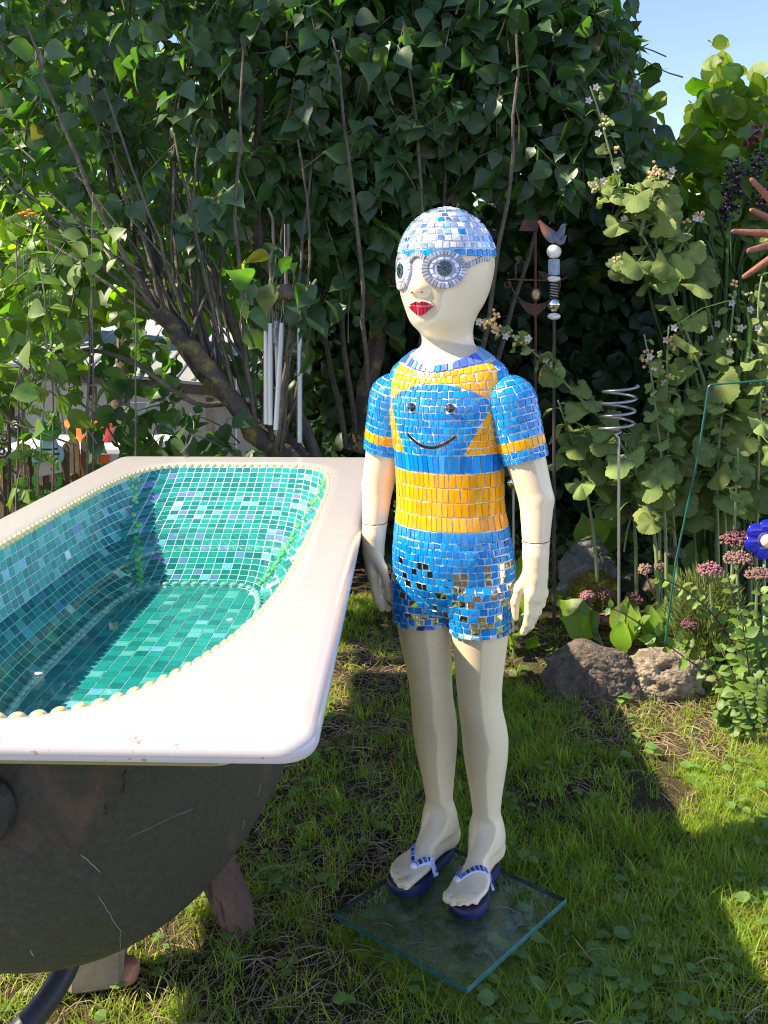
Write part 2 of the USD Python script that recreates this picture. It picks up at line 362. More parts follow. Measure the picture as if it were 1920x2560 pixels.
def rowgrid(v0, v1, hs, u0, u1, w, gap=.0017, wob=.08, jit=.0006):
    """rows of four sided tiles; hs: list of row heights or one height"""
    out = []; v = v0; i = 0
    while v < v1 - 1e-4:
        h = hs[min(i, len(hs) - 1)] if isinstance(hs, (list, tuple)) else hs
        h = min(h, v1 - v) if isinstance(hs, (list, tuple)) else h
        u = u0 - rng.random() * w * .45
        while u < u1:
            ww = w * (1 + rng.normal(0, wob))
            J = rng.normal(0, jit, (4, 2))
            out.append((Polygon(np.array([[u + gap / 2, v + gap / 2], [u + ww - gap / 2, v + gap / 2], [u + ww - gap / 2, v + h - gap / 2], [u + gap / 2, v + h - gap / 2]]) + J), i))
            u += ww
        v += h; i += 1
    return out
def clip_to(tiles, region, minarea, gap=.0006):
    r = region.buffer(-gap); out = []
    for p, i in tiles:
        if not p.is_valid: p = p.buffer(0)
        q = p if r.contains(p) else p.intersection(r)
        for g in getattr(q, 'geoms', [q]):
            if g.geom_type == 'Polygon' and g.area > minarea:
                g = g.simplify(.0004)
                if len(g.exterior.coords) >= 4: out.append((g, i))
    return out
WORLD_MAN = None
def man_world(p):
    a, t = math.radians(MAN_YAW), math.radians(-1.5)
    return p @ RZ(a).T @ RY(t).T + np.array([.136, 1.625, .040])
def px_area(v, f):
    w = man_world(v); s = F_PX / np.maximum(w[:, 1], .2); q = np.stack([(w[:, 0]) * s, (w[:, 2] - EYE) * s], 1)
    t = q[f]; a, b = t[:, 1] - t[:, 0], t[:, 2] - t[:, 0]; return 0.5 * np.abs(a[:, 0] * b[:, 1] - a[:, 1] * b[:, 0]).sum()
def faces_cam(v, n=None):
    w = man_world(v); k = len(v)
    c = w.mean(0); m = (len(v) - 1) // 3
    nn = np.cross(w[1] - w[0], w[2] - w[0]); return nn @ (np.array([0, 0, EYE]) - c)
def lay_tiles(parent, pname, items, rest, most=300):
    """items: (verts, faces, material). The ones that show largest become parts, the rest one part."""
    sc = [px_area(v, f) if faces_cam(v) > 0 else -1 for v, f, m in items]
    order = np.argsort(sc)[::-1]; vis = [i for i in order[:most] if sc[i] > 0]; vs = set(vis)
    for i in vis: obj(pname, items[i][:2], items[i][2], parent)
    by = {}
    for i, it in enumerate(items):
        if i not in vs: by.setdefault(it[2], []).append(it[:2])
    ms = sorted(by.items(), key=lambda x: -len(x[1]))
    for m_, l in ms: obj(rest, l, m_, parent, kind='stuff')

R0 = .092
AX = lambda z: np.stack([np.zeros_like(z), TY(np.clip(z, .455, 1.0)), z], 1)
def trunk_pt(f, u, z):
    ph = u / R0; d = np.stack([np.sin(ph), -np.cos(ph), np.zeros_like(ph)], 1); return march(f, AX(z), d, .01, .22)
def sd_shirt(p): return sd_trunk(p) - .0022
def sd_pelvis(p):
    d = sd_trunk(p)
    for s in (-1, 1):
        d = smin(d, sd_leg(p, s), .008)
    return d - .0022
def mapper(f):
    def mp(u, z, h):
        u, z, h = (np.atleast_1d(np.asarray(x, float)) for x in (u, z, h)); q = trunk_pt(f, u, z); return q + grad(f, q) * h[:, None]
    return mp
_ms = mapper(sd_shirt)
def mp_shirt(u, z, h):
    u, z = np.atleast_1d(np.asarray(u, float)), np.atleast_1d(np.asarray(z, float)); k = np.clip((z - .85) / .07, 0, 1)
    return _ms(u, z + k * k * (.013 * (1 - np.cos(u / R0)) + .013 * np.sin(u / R0) ** 2), h)
mp_short = mapper(sd_pelvis)
U = PI * R0
# shirt backing
def shell(mp, zs, nu=72):
    us = np.linspace(-U, U, nu + 1)[:-1]
    return loft([mp(us, np.full(nu, z), np.zeros(nu)) for z in zs])
shirt = obj('shirt', shell(mp_shirt, np.r_[np.linspace(.636, .87, 40), np.linspace(.875, .9245, 14)]), 'grout', mann, smooth=True)
z_wl, z_wt, z_band = .637, .738, .770
z_neck0, z_neck1 = .9105, .9240
def zone(pts): return Polygon(pts).buffer(0)
def arc(u): return .893 - 2.9 * (u - .010) ** 2
face = zone([(u, arc(u)) for u in np.linspace(-.092, .109, 30)] + [(.113, .850), (.070, z_band), (-.060, z_band), (-.092, .845)])
full = sbox(-U, z_band, U, z_neck0)
arm_u = lambda s: Point(s * .145, .862).buffer(.001)
armhole = [affinity.scale(Point(s * U * .5, .862).buffer(1.0, 32), .040, .052) for s in (-1, 1)]
items = []
def add_tiles(polys, mp, matf, h=.0018, tilt=.0002):
    polys = list(polys)
    if polys:
        for (v_, f_), (p, i) in zip(tile_batch([p for p, i in polys], mp, h, tilt=tilt), polys): items.append((v_, f_, matf(p, i)))
pick = lambda *o: (lambda p, i: o[rng.integers(len(o))])
yel = pick('yellow_tile', 'yellow_tile', 'yellow_tile', 'yellow_tile_deep'); blu = pick('blue_tile', 'blue_tile', 'blue_tile', 'blue_tile_dark', 'blue_tile_cyan')
whole = lambda a, b: sbox(-U, a, U, b)
add_tiles(clip_to(rowgrid(z_wl, z_wt, (z_wt - z_wl) / 4, -U, U, .0122), whole(z_wl, z_wt), 2e-5), mp_shirt, yel)
add_tiles(clip_to(rowgrid(z_wt, z_band, z_band - z_wt, -U, U, .0118), whole(z_wt, z_band), 2e-5), mp_shirt, blu)
eyes = [(-.0350, .852), (.0480, .852)]
mouth_u = np.linspace(-.047, .057, 10); mouth_z = lambda u: .7835 + 7.6 * (u - .005) ** 2
mouth = Polygon(np.vstack([np.stack([mouth_u, mouth_z(mouth_u) + .0028], 1), np.stack([mouth_u, mouth_z(mouth_u) - .0028], 1)[::-1]])).buffer(0)
fr = face.difference(mouth.buffer(.0008))
for e in eyes: fr = fr.difference(sbox(e[0] - .0085, e[1] - .0085, e[0] + .0085, e[1] + .0085))
add_tiles(clip_to(rowgrid(z_band, .90, .0122, -.1, .13, .0118, wob=.07), fr, 1.2e-5), mp_shirt, blu)
for i in range(9):
    a, b = mouth_u[i] + .0005, mouth_u[i + 1] - .0005
    q = Polygon([(a, mouth_z(a) - .0026), (b, mouth_z(b) - .0026), (b, mouth_z(b) + .0026), (a, mouth_z(a) + .0026)])
    obj('mouth_tile', tile_mesh(q, mp_shirt), 'black_tile', shirt)
for e in eyes:
    c = mp_shirt(np.array([e[0]]), np.array([e[1]]), np.array([.002]))[0]
    obj('eye_bead', ball(.0078, c, 2), 'chrome_black', shirt, smooth=True)
side = full.difference(face)
blue_side = [zone([(.010 + s * .108, .848), (.010 + s * .150, .835), (.010 + s * .185, .835), (.010 + s * .180, .905), (.010 + s * .118, .925), (.010 + s * .112, .87)]) for s in (-1, 1)]
ys = side
for s_ in blue_side: ys = ys.difference(s_)
add_tiles(clip_to(rowgrid(z_band, z_neck0, .0120, -U, U, .0132, wob=.08), ys, 1.4e-5), mp_shirt, yel)
for s_ in blue_side:
    add_tiles(clip_to(rowgrid(z_band, z_neck0, .0120, -U, U, .0118, wob=.08), side.intersection(s_), 1.4e-5), mp_shirt, blu)
lay_tiles(shirt, 'shirt_tile', items, 'remaining_shirt_tiles')
items = []
add_tiles(clip_to(rowgrid(z_neck0, z_neck1, z_neck1 - z_neck0, -U, U, .0150, wob=.1), whole(z_neck0, z_neck1), 2e-5), mp_shirt, pick('violet_tile', 'blue_tile', 'violet_tile', 'sky_tile'), h=.003)
lay_tiles(shirt, 'collar_tile', items, 'remaining_collar_tiles')

# sleeves
for s in (-1, 1):
    a, b, c = map(np.asarray, ARM[s]); t = unit(b - a); Lz = np.linalg.norm(b - a)
    e1 = unit(np.cross(t, [0, 1, 0])); e1 = e1 * (1 if e1[0] * s > 0 else -1); e2 = np.cross(t, e1); e2 = e2 if e2[1] < 0 else -e2   # e1 outward, e2 to the front
    RA = .041
    f = lambda p, s=s: sd_arm(p, s) - .0040
    def mp_sl(u, v, h, s=s, a=a, t=t, e1=e1, e2=e2, f=f):
        u, v, h = (np.atleast_1d(np.asarray(x, float)) for x in (u, v, h)); ph = u / RA
        # v: distance along the arm, negative wraps over the shoulder ball
        ang = np.clip(v, None, 0) / RA
        o = a + t * np.clip(v, 0, None)[:, None]
        rad = np.cos(ph)[:, None] * e2 + np.sin(ph)[:, None] * e1
        d = rad * np.cos(ang)[:, None] + t * np.sin(ang)[:, None]
        q = march(f, o, d, .005, .08); return q + grad(f, q) * h[:, None]
    UA = PI * RA; cuff = .104
    us = np.linspace(-UA, UA, 41)[:-1]
    vs_ = np.r_[np.linspace(-RA * 1.45, 0, 14)[:-1], np.linspace(0, cuff, 14)]
    sl = obj('sleeve', loft([mp_sl(us, np.full(40, v), np.zeros(40)) for v in vs_], cap0=True), 'grout', mann, smooth=True)
    items = []
    flipw = (lambda P: [(Polygon(np.array(p.exterior.coords)[:-1]), i) for p, i in P])
    def lay(v0, v1, hh, w, mf):
        # narrower columns towards the pole of the shoulder
        ps = [(p.intersection(sbox(-UA, v0, UA, v1)), i) for p, i in rowgrid(v0, v1, hh, -UA, UA, w, gap=.0018)]
        add_tiles([(p, i) for p, i in ps if p.geom_type == 'Polygon' and p.area > 1.2e-5], mp_sl, mf)
    lay(cuff - .0105, cuff, .0105, .0112, blu); lay(cuff - .021, cuff - .0105, .0105, .0112, blu)
    lay(cuff - .039, cuff - .021, .018, .0112, yel)
    n = 5; hh = (cuff - .039) / n
    for i in range(n): lay(i * hh, (i + 1) * hh, hh, .0118, blu)
    for i in range(5):
        v1 = -i * .0120; v0 = v1 - .0120; sc = math.cos(min(1.35, -v0 / RA * .9 + .1))
        lay(v0, v1, .0120, .0116 / max(.3, sc), blu)
    lay_tiles(sl, 'sleeve_tile', items, 'remaining_sleeve_tiles', 150)

# shorts
zc, zh = .4830, .4545
shorts = obj('shorts', shell(mp_short, np.linspace(zc - .001, .638, 38), 90), 'grout', mann, smooth=True)
items = []
rows = [.019] + [.0122] * 16
pol = clip_to([(affinity.translate(affinity.scale(p, 1, -1, origin=(0, 0)), 0, z_wl), i) for p, i in rowgrid(0, z_wl - zc, rows, -U, U, .0122, wob=.08)], whole(zc, z_wl), 1.2e-5)
mir = {}
def short_mat(p, i):
    c = p.centroid
    if i >= 4 and rng.random() < (.19 if abs(c.x) < .12 else .30): return 'mirror'
    return blu(p, i)
add_tiles(pol, mp_short, short_mat, tilt=.0003)
for s in (-1, 1):
    k0, k1 = map(np.asarray, LEG[s][:2]); f = lambda p, s=s: sd_leg(p, s) - .0028
    RL = .053
    def mp_lg(u, z, h, f=f, k0=k0, k1=k1):
        u, z, h = (np.atleast_1d(np.asarray(x, float)) for x in (u, z, h)); ph = u / RL
        o = k0 + (k1 - k0) * ((z - k0[2]) / (k1[2] - k0[2]))[:, None]
        q = march(f, o, np.stack([np.sin(ph), -np.cos(ph), np.zeros_like(ph)], 1), .005, .09); return q + grad(f, q) * h[:, None]
    us = np.linspace(-PI * RL, PI * RL, 49)[:-1]
    obj('shorts_leg', loft([mp_lg(us, np.full(48, z), np.full(48, -.0004)) for z in np.linspace(zh, .50, 8)]), 'grout', shorts, smooth=True)
    z1 = zh + .0085
    for z0_, z1_ in ((z1, z1 + .0112), (z1 + .0112, zc + .002)):
        add_tiles([(p, 9) for p, i in rowgrid(z0_, z1_, z1_ - z0_, -PI * RL, PI * RL - .006, .0112) ], mp_lg, short_mat)
    add_tiles([(p, 9) for p, i in rowgrid(zh, z1, z1 - zh, -PI * RL, PI * RL - .006, .0112)], mp_lg, pick('sky_tile', 'navy_tile', 'sky_tile', 'blue_tile', 'white_tile', 'violet_tile'), h=.0034)
lay_tiles(shorts, 'shorts_tile', items, 'remaining_shorts_tiles')
for s in (-1, 1):
    tt = np.linspace(0, 1, 16); obj('groin_seam', tube(mp_short(s * (.082 - .080 * tt), .548 - .063 * tt ** 1.25, np.full(16, .0006)), .0009, 5), 'grout', shorts)

# head pieces on a sphere round the head centre
HC = np.array([0, .008, 1.10]); RH = .088
def mp_head(off):
    f = lambda p: sd_head(p) - off
    def mp(u, v, h):
        u, v, h = (np.atleast_1d(np.asarray(x, float)) for x in (u, v, h)); az, el = u / RH, v / RH
        d = np.stack([np.sin(az) * np.cos(el), -np.cos(az) * np.cos(el), np.sin(el)], 1) @ HR.T
        q = march(f, np.tile(HC, (len(u), 1)), d, .02, .15); return q + grad(f, q) * h[:, None]
    return mp
mph, mpc = mp_head(.0), mp_head(.0022)
v_cap = .0135
us = np.linspace(-PI * RH, PI * RH, 73)[:-1]
cap = obj('bathing_cap', loft([mpc(us, np.full(72, v), np.zeros(72)) for v in np.linspace(v_cap, RH * PI / 2 * .985, 22)], cap1=True), 'grout', mann, smooth=True)
items = []
band = [(p, 0) for p, i in rowgrid(v_cap, v_cap + .0125, .0125, -PI * RH, PI * RH - .01, .0118, wob=.05)]
add_tiles(band, mpc, pick('blue_tile', 'blue_tile_cyan', 'blue_tile'))
v = v_cap + .0125; hr = .0124
while v < RH * PI / 2 - .006:
    sc = math.cos((v + hr / 2) / RH)
    add_tiles([(p, 1) for p, i in rowgrid(v, min(v + hr, RH * PI / 2 - .002), hr, -PI * RH, PI * RH - .006 / sc, .0124 / sc, gap=.0019 / max(sc, .6))], mpc,
              lambda p, i: rng.choice(['iridescent', 'white_tile', 'mirror', 'lavender_tile', 'blue_tile', 'sky_tile'], p=[.34, .12, .14, .25, .07, .08]), tilt=.0005)
    v += hr
lay_tiles(cap, 'cap_tile', items, 'remaining_cap_tiles')
gog = obj('goggles', [loft([mph(np.array([eu + a_ * math.cos(t) for t in np.arange(40) / 40 * 2 * PI]), np.array([-.008 + b_ * math.sin(t) for t in np.arange(40) / 40 * 2 * PI]), np.full(40, h_)) for a_, b_, h_ in ((.0395, .0325, -.001), (.0385, .0315, .0032), (.0290, .0225, .0036), (.0270, .0205, .0022), (.010, .008, .003))], cap1=True) for eu in (-.0475, .0475)], 'lavender_tile', mann, smooth=40)
for eu in (-.0475, .0475):
    for i in range(32):
        a0, a1 = (i + .07) / 32 * 2 * PI, (i + .93) / 32 * 2 * PI
        q = Polygon([(eu + r * (1.22) * math.cos(a), -.008 + r * math.sin(a)) for r, a in ((.0228, a0), (.0315, a0), (.0315, a1), (.0228, a1))])
        obj('goggle_tile', tile_mesh(q, mph, .0055, .0006), rng.choice(['grey_tile', 'grey_tile', 'lavender_tile']), gog)
    for i in range(12):
        a0, a1 = (i + .05) / 12 * 2 * PI, (i + .95) / 12 * 2 * PI
        q = Polygon([(eu + r * 1.30 * math.cos(a), -.008 + r * math.sin(a)) for r, a in ((.0152, a0), (.0195, a0), (.0195, (a0 + a1) / 2), (.0195, a1), (.0152, a1))])
        obj('lens_tile', tile_mesh(q, mph, .0042, .0004), rng.choice(['lavender_tile', 'white_tile', 'lavender_tile']), gog)
    for i in range(10):
        a0, a1 = (i + .08) / 10 * 2 * PI, (i + .92) / 10 * 2 * PI
        q = Polygon([(eu + r * math.cos(a), -.008 + r * .97 * math.sin(a)) for r, a in ((.0058, a0), (.0135, a0), (.0135, a1), (.0058, a1))])
        obj('iris_tile', tile_mesh(q, mph, .0048, .0004), 'green_tile', gog)
    obj('pupil', tile_mesh(Polygon([(eu + .0046 * math.cos(t), -.008 + .0046 * math.sin(t)) for t in np.arange(14) / 14 * 2 * PI]), mph, .0058, .0005), 'black_tile', gog)
for i in range(8):                                            # bridge over the nose
    t0, t1 = i / 8 + .01, (i + 1) / 8 - .01; X = lambda t: -.0125 + .025 * t; Zb = lambda t: .003 + .010 * math.sin(PI * t)
    q = Polygon([(X(t0), Zb(t0)), (X(t1), Zb(t1)), (X(t1) * 1.25, Zb(t1) + .0105), (X(t0) * 1.25, Zb(t0) + .0105)])
    obj('bridge_tile', tile_mesh(q.convex_hull, mph, .0055, .0005), 'grey_tile', gog)
for s in (-1, 1):
    for i in range(9):
        u0 = s * (.0475 + .0385 + i * .0072); u1 = u0 + s * .0064; vv = -.004 + min(.014, i * .0026)
        obj('strap_tile', tile_mesh(Polygon([(u0, vv - .0055), (u1, vv - .0045), (u1, vv + .0055), (u0, vv + .0045)]).convex_hull, mph, .0040, .0005), 'grey_tile', gog)
# lips of red glass pieces, drawn in arc-length coordinates about the mouth
mv = -.0615
lu = lambda t: .0255 * (2 * t - 1)
def up(t): x = abs(2 * t - 1); return .0074 * (1 - x ** 1.3) - .0028 * math.exp(-(x / .14) ** 2) + .0008
def dn(t): x = abs(2 * t - 1); return -.0085 * (1 - x ** 1.7) - .0006
lips = obj('lips', [tile_mesh(Polygon([(lu(t), mv + up(t) + .0012) for t in np.linspace(0, 1, 17)] + [(lu(t), mv + dn(t) - .0012) for t in np.linspace(1, 0, 17)[1:-1]]), mph, .0012, .0002)], 'grout', mann)
cuts = [.0, .20, .38, .50, .66, .84, 1.0]
for a_, b_ in zip(cuts[:-1], cuts[1:]):
    for top in (1, 0):
        ts = np.linspace(a_ + .012, b_ - .012, 5); mid = lambda t: mv + .0008 + .002 * math.sin(PI * t * 2) * .3
        pts = [(lu(t), (mv + up(t)) if top else mid(t) - .0006) for t in ts] + [(lu(t), mid(t) + .0006 if top else mv + dn(t)) for t in ts[::-1]]
        P_ = Polygon(pts).buffer(0)
        if P_.geom_type == 'Polygon' and P_.area > 5e-6: obj('lip_tile', tile_mesh(P_, mph, .0032, .0004), rng.choice(['red_tile', 'red_tile', 'red_tile', 'rose_tile']), lips)
for s in (-1, 1):
    q = mph(np.array([s * .0088]), np.array([-.0400]), np.array([.0006]))[0]
    obj('nostril', ball(.0023, q, 2, (1, .6, .8)), 'lip_line', mann, smooth=True)

# flip flops
foot_outline = Polygon(spline([(.016, .030), (.0, .036), (-.017, .028), (-.021, .0), (-.027, -.05), (-.040, -.09), (-.036, -.128), (-.012, -.145), (.016, -.139), (.035, -.114), (.039, -.085), (.027, -.04), (.020, .005), (.016, .030)], 60)).buffer(0)
for s in (-1, 1):
    o = affinity.scale(foot_outline, s, 1, origin=(0, 0)) if s > 0 else foot_outline
    o = affinity.scale(foot_outline, -s, 1, origin=(0, 0))
    ring = np.array(o.exterior.coords)[:-1]; ring = ring if o.exterior.is_ccw else ring[::-1]; cen = ring.mean(0)
    rings = []
    for k_, z in ((.93, .0015), (.985, .005), (1.0, .012), (.995, .019), (.955, .0225)):
        rings.append(foot_world(np.c_[cen + (ring - cen) * k_, np.full(len(ring), z)], s))
    sole = obj('flip_flop', loft(rings, cap0=True, cap1=True), 'navy_rubber', mann, smooth=40)
    f = lambda p, s=s: sd_leg(p, s)
    def on_foot(xy, h=0):
        xy = np.asarray(xy); w0 = foot_world(np.c_[xy, np.full(len(xy), .021)], s)
        q = march(f, w0, np.tile([0, 0, 1.0], (len(w0), 1)), .0, .07); return q + grad(f, q) * h
    post = np.array([-s * .0165, -.106])
    for side_, end in ((-1, np.array([-s * .0315, -.052])), (1, np.array([s * .0315, -.048]))):
        n = 5 if side_ < 0 else 8
        path = np.array([post + (end - post) * t for t in np.linspace(0, 1, n * 2 + 1)])
        nrm = unit(np.array([-(end - post)[1], (end - post)[0]]))
        c_ = on_foot(path, .0022); L_, R_ = on_foot(path + nrm * .0040, .0022), on_foot(path - nrm * .0040, .0022)
        c2, L2, R2 = c_.copy(), L_.copy(), R_.copy()
        b_ = [np.stack([L_[k_], c_[k_], R_[k_], R_[k_] - [0, 0, .005], L_[k_] - [0, 0, .005]]) for k_ in range(len(path))]
        st = obj('strap', loft(b_, cap0=True, cap1=True), 'lavender_tile', sole, smooth=40)
        up_ = np.array([0, -.25, 1.0]); up_ = up_ / np.linalg.norm(up_)
        for k_ in range(n):
            i0, i1 = 2 * k_, 2 * k_ + 2
            A, B = L_[i0] * .92 + L_[i1] * .08, L_[i1] * .92 + L_[i0] * .08; C, D = R_[i1] * .92 + R_[i0] * .08, R_[i0] * .92 + R_[i1] * .08
            cc = (A + B + C + D) / 4; qd = np.array([cc + (x - cc) * .80 for x in (A, B, C, D)]); mid_ = c_[i0 + 1] + up_ * .0022
            v_ = np.vstack([qd + up_ * .0014, qd - up_ * .001, mid_]); fz = [[4 + a_, 4 + (a_ + 1) % 4, (a_ + 1) % 4] for a_ in range(4)] + [[4 + a_, (a_ + 1) % 4, a_] for a_ in range(4)] + [[8, a_, (a_ + 1) % 4] for a_ in range(4)]
            obj('strap_tile', (v_, np.array(fz)), rng.choice(['navy_tile', 'navy_tile', 'violet_tile']), sole)
    c_ = on_foot(post[None], .004)[0]
    obj('strap_knob', ball(.0060, c_, 2, (1, 1, .75)), 'white_tile', sole, smooth=True)
    for i in range(5):                                         # toe nails
        x = -s * (.024 - i * .0125); Lz = [.149, .150, .144, .136, .126][i] - .009
        q = on_foot(np.array([[x, -Lz]]), .0)[0]; sz = [.0062, .0042, .004, .0038, .0034][i]
        obj('toe_nail', ball(sz, q, 2, (1, 1.1, .22)), 'skin', mann, smooth=True)

# glass base plate
gl = {'geo': ('geometry', {}), 'sn': ('noise_texture', {'scale': 7.0, 'detail': 6.0, 'roughness': .7, 'distortion': 1.2}), 'sr': ('rgb_ramp', {'ramp': [(0, (0, 0, 0)), (.45, (.01, .01, .01)), (.62, (.05, .05, .05)), (1, (.12, .12, .12))]}), 'df': ('diffuse_bsdf', {'color': (.55, .6, .56)}), 'm2': ('mix_closure', {}), 'g': ('transparent_bsdf', {'color': (0.95, 0.99, 0.965)}), 'r': ('glossy_bsdf', {'color': (1, 1, 1), 'roughness': 0.02}), 'fr': ('fresnel', {'IOR': 1.3}), 'm': ('mix_closure', {})}
M['clear_glass'] = usdkit.material(stage, '/World/Looks/clear_glass', gl, [('fr.fac', 'm.fac'), ('g.BSDF', 'm.closure1'), ('r.BSDF', 'm.closure2'), ('geo.position', 'sn.vector'), ('sn.fac', 'sr.fac'), ('sr.color', 'm2.fac'), ('m.closure', 'm2.closure1'), ('df.BSDF', 'm2.closure2')], surface='m2.closure')
mat('glass_edge', (0.015, 0.065, 0.055), 0.12, coat=1.0, color2=(0.035, 0.12, 0.10), nscale=25)
pc = np.array([onz(px, py, .035)[:2] for px, py in ((836, 2288), (1100, 2109), (1414, 2251), (1168, 2478))])
pm = pc.mean(0); e1 = (pc[2] - pc[1] + pc[3] - pc[0]) / 2; e2 = (pc[1] - pc[0] + pc[2] - pc[3]) / 2
plate = thing('glass_plate', 'square clear glass plate with green edges lying on the grass under the mannequin', 'glass plate', (*pm, 0))
ang = math.atan2(e1[1], e1[0]); S1, S2 = np.linalg.norm(e1) / 2, np.linalg.norm(e2) / 2
q = np.array([-e1 / 2 - e2 / 2, e1 / 2 - e2 / 2, e1 / 2 + e2 / 2, -e1 / 2 + e2 / 2])
if (q[1] - q[0])[0] * (q[2] - q[1])[1] - (q[1] - q[0])[1] * (q[2] - q[1])[0] < 0: q = q[::-1]
obj('glass_sheet', (np.c_[q, np.full(4, .039)], np.array([[0, 1, 2], [0, 2, 3]])), 'clear_glass', plate)
for i in range(4):
    a, b = q[i], q[(i + 1) % 4]; nn = unit(np.array([(b - a)[1], -(b - a)[0]])) * .0012
    obj('polished_edge', loft([np.array([[*a, .0300], [*a, .0388], [*(a + nn), .0375], [*(a + nn), .0313]]), np.array([[*b, .0300], [*b, .0388], [*(b + nn), .0375], [*(b + nn), .0313]])], cap0=True, cap1=True), 'glass_edge', plate)
# ================================================================ bathtub
mat('enamel', (0.60, 0.575, 0.555), 0.22, coat=0.5)
N = {'geo': ('geometry', {}), 'p': ('principled_bsdf', {'roughness': 0.25, 'coat_weight': 0.4, 'coat_roughness': 0.08}), 'n': ('noise_texture', {'scale': 26, 'detail': 7.0, 'roughness': 0.7}),
     'n2': ('noise_texture', {'scale': 160, 'detail': 3.0}), 'ad': ('math', {'math_type': 'multiply'}), 'rp': ('rgb_ramp', {'ramp': [(0, (0.45, 0.415, 0.395)), (.20, (0.47, 0.435, 0.415)), (.40, (0.49, 0.455, 0.435)), (.45, (0.30, 0.24, 0.2)), (1, (0.12, 0.08, 0.06))]}),
     'sx': ('separate_xyz', {}), 'mr': ('map_range', {'from_min': 0.925, 'from_max': 0.845, 'to_min': 0.80, 'to_max': 1.26, 'clamp': True}), 'm2': ('math', {'math_type': 'multiply'})}
M['enamel_worn'] = usdkit.material(stage, '/World/Looks/enamel_worn', N, [('geo.position', 'n.vector'), ('geo.position', 'n2.vector'), ('geo.position', 'sx.vector'), ('sx.y', 'mr.value'), ('n.fac', 'ad.value1'), ('n2.fac', 'ad.value2'), ('ad.value', 'm2.value1'), ('mr.result', 'm2.value2'), ('m2.value', 'rp.fac'), ('rp.color', 'p.base_color')], surface='p.BSDF')
mat('flange', (0.36, 0.34, 0.13), 0.5)
def hull_extra(N, L):
    N['mp'] = ('mapping', {'scale': (1, 1, .35)}); N['sc'] = ('noise_texture', {'scale': 9, 'detail': 8.0, 'roughness': .75, 'distortion': 1.5}); N['sr'] = ('rgb_ramp', {'ramp': [(0, (0, 0, 0)), (.55, (0, 0, 0)), (.68, (.8, .8, .8)), (1, (1, 1, 1))]})
    N['mm'] = ('mix', {'mix_type': 'mix', 'color2': (0.10, 0.055, 0.035)})
    L[:] = [l for l in L if l[1] != 'p.base_color'] + [('geo.position', 'mp.vector'), ('mp.vector', 'sc.vector'), ('sc.fac', 'sr.fac'), ('sr.color', 'mm.fac'), ('rp.color', 'mm.color1'), ('mm.color', 'p.base_color')]
mat('hull_paint', (0.028, 0.026, 0.018), 0.5, spec=.3, color2=(0.044, 0.041, 0.029), nscale=150, bump=0.7, bscale=420, bdist=0.0018, extra=hull_extra)
mat('scratch', (0.24, 0.235, 0.21), 0.7)
for nm, c in (('teal', (0.017, 0.27, 0.25)), ('teal_deep', (0.012, 0.155, 0.165)), ('teal_mid', (0.013, 0.195, 0.19)), ('teal_light', (0.12, 0.42, 0.39)), ('aqua', (0.17, 0.42, 0.55)), ('teal_violet', (0.15, 0.22, 0.45)), ('pearl_tile', (0.62, 0.72, 0.74))):
    glasst(nm, c, var=0.10, rough=0.2, coat=.2)
mat('pearl', (0.64, 0.54, 0.26), 0.16, coat=0.8, island=True, var=0.10)
mat('glass_bead', (.30, .50, .44), .1, coat=1, island=True, var=.1)
mat('green_nugget', (0.10, 0.48, 0.10), 0.08, coat=1, island=True, var=0.12)
mat('black_iron', (0.016, 0.015, 0.014), 0.45, bump=.3)
N = {'g': ('transparent_bsdf', {'color': (0.80, 0.96, 0.94)}), 'r': ('glossy_bsdf', {'color': (1, 1, 1), 'roughness': 0.0}), 'fr': ('fresnel', {'IOR': 1.19}), 'm': ('mix_closure', {}),
     'geo': ('geometry', {}), 'n': ('noise_texture', {'scale': 9.0, 'detail': 2.0}), 'b': ('bump', {'strength': 0.05, 'distance': 0.01})}
M['water'] = usdkit.material(stage, '/World/Looks/water', N, [('geo.position', 'n.vector'), ('n.fac', 'b.height'), ('b.normal', 'r.normal'), ('fr.fac', 'm.fac'), ('g.BSDF', 'm.closure1'), ('r.BSDF', 'm.closure2')], surface='m.closure')

TUB_C, TUB_A = np.array([-.405, 1.68, 0.0]), -math.radians(1.55)
RIM = .65
tub = thing('bathtub', 'old white enamel bathtub on stones, lined inside with teal mosaic and pearl edging', 'bathtub', TUB_C, math.degrees(TUB_A))
NT = 720
TH = np.arange(NT) / NT * 2 * PI
def supere(a, near, far, vc, n_near, n_far, th=TH):
    c, s = np.cos(th), np.sin(th); n = np.where(s < 0, n_near, n_far); b = np.where(s < 0, vc - near, far - vc)
    r = (np.abs(c / a) ** n + np.abs(s / b) ** n) ** (-1 / n)
    return np.stack([r * c, vc + r * s], 1)
def rrect(hw, hl, r, th=TH, vc=-.10):
    P = sbox(-hw + r, -hl + NEAR + r, hw - r, hl - r).buffer(r, 12).exterior
    o = []
    from shapely.geometry import LineString
    for t in th:
        i = P.intersection(LineString([(0, vc), (3 * math.cos(t), vc + 3 * math.sin(t))])); o.append((i.x, i.y))
    return np.array(o)
inner = supere(.272, -.775, .735, -.10, 2.55, 5.5)
floor_o = supere(.158, -.58, .28, -.10, 2.5, 4.0); water_o = supere(.238, -.70, .46, -.10, 2.5, 4.5)
HW, HL, NEAR = .362, .852, .034
def at_z(xy, z): return np.c_[xy, np.full(len(xy), z)]
RR = {k: rrect(HW - k, HL - k, max(.036 - k, .008)) for k in (0, .003, .010, .022, .012)}
rim_rings = [at_z(RR[.012], .629), at_z(RR[.003], .628), at_z(RR[0], .633), at_z(RR[0], .639), at_z(RR[.003], .6445), at_z(RR[.010], .6485), at_z(RR[.022], RIM)]
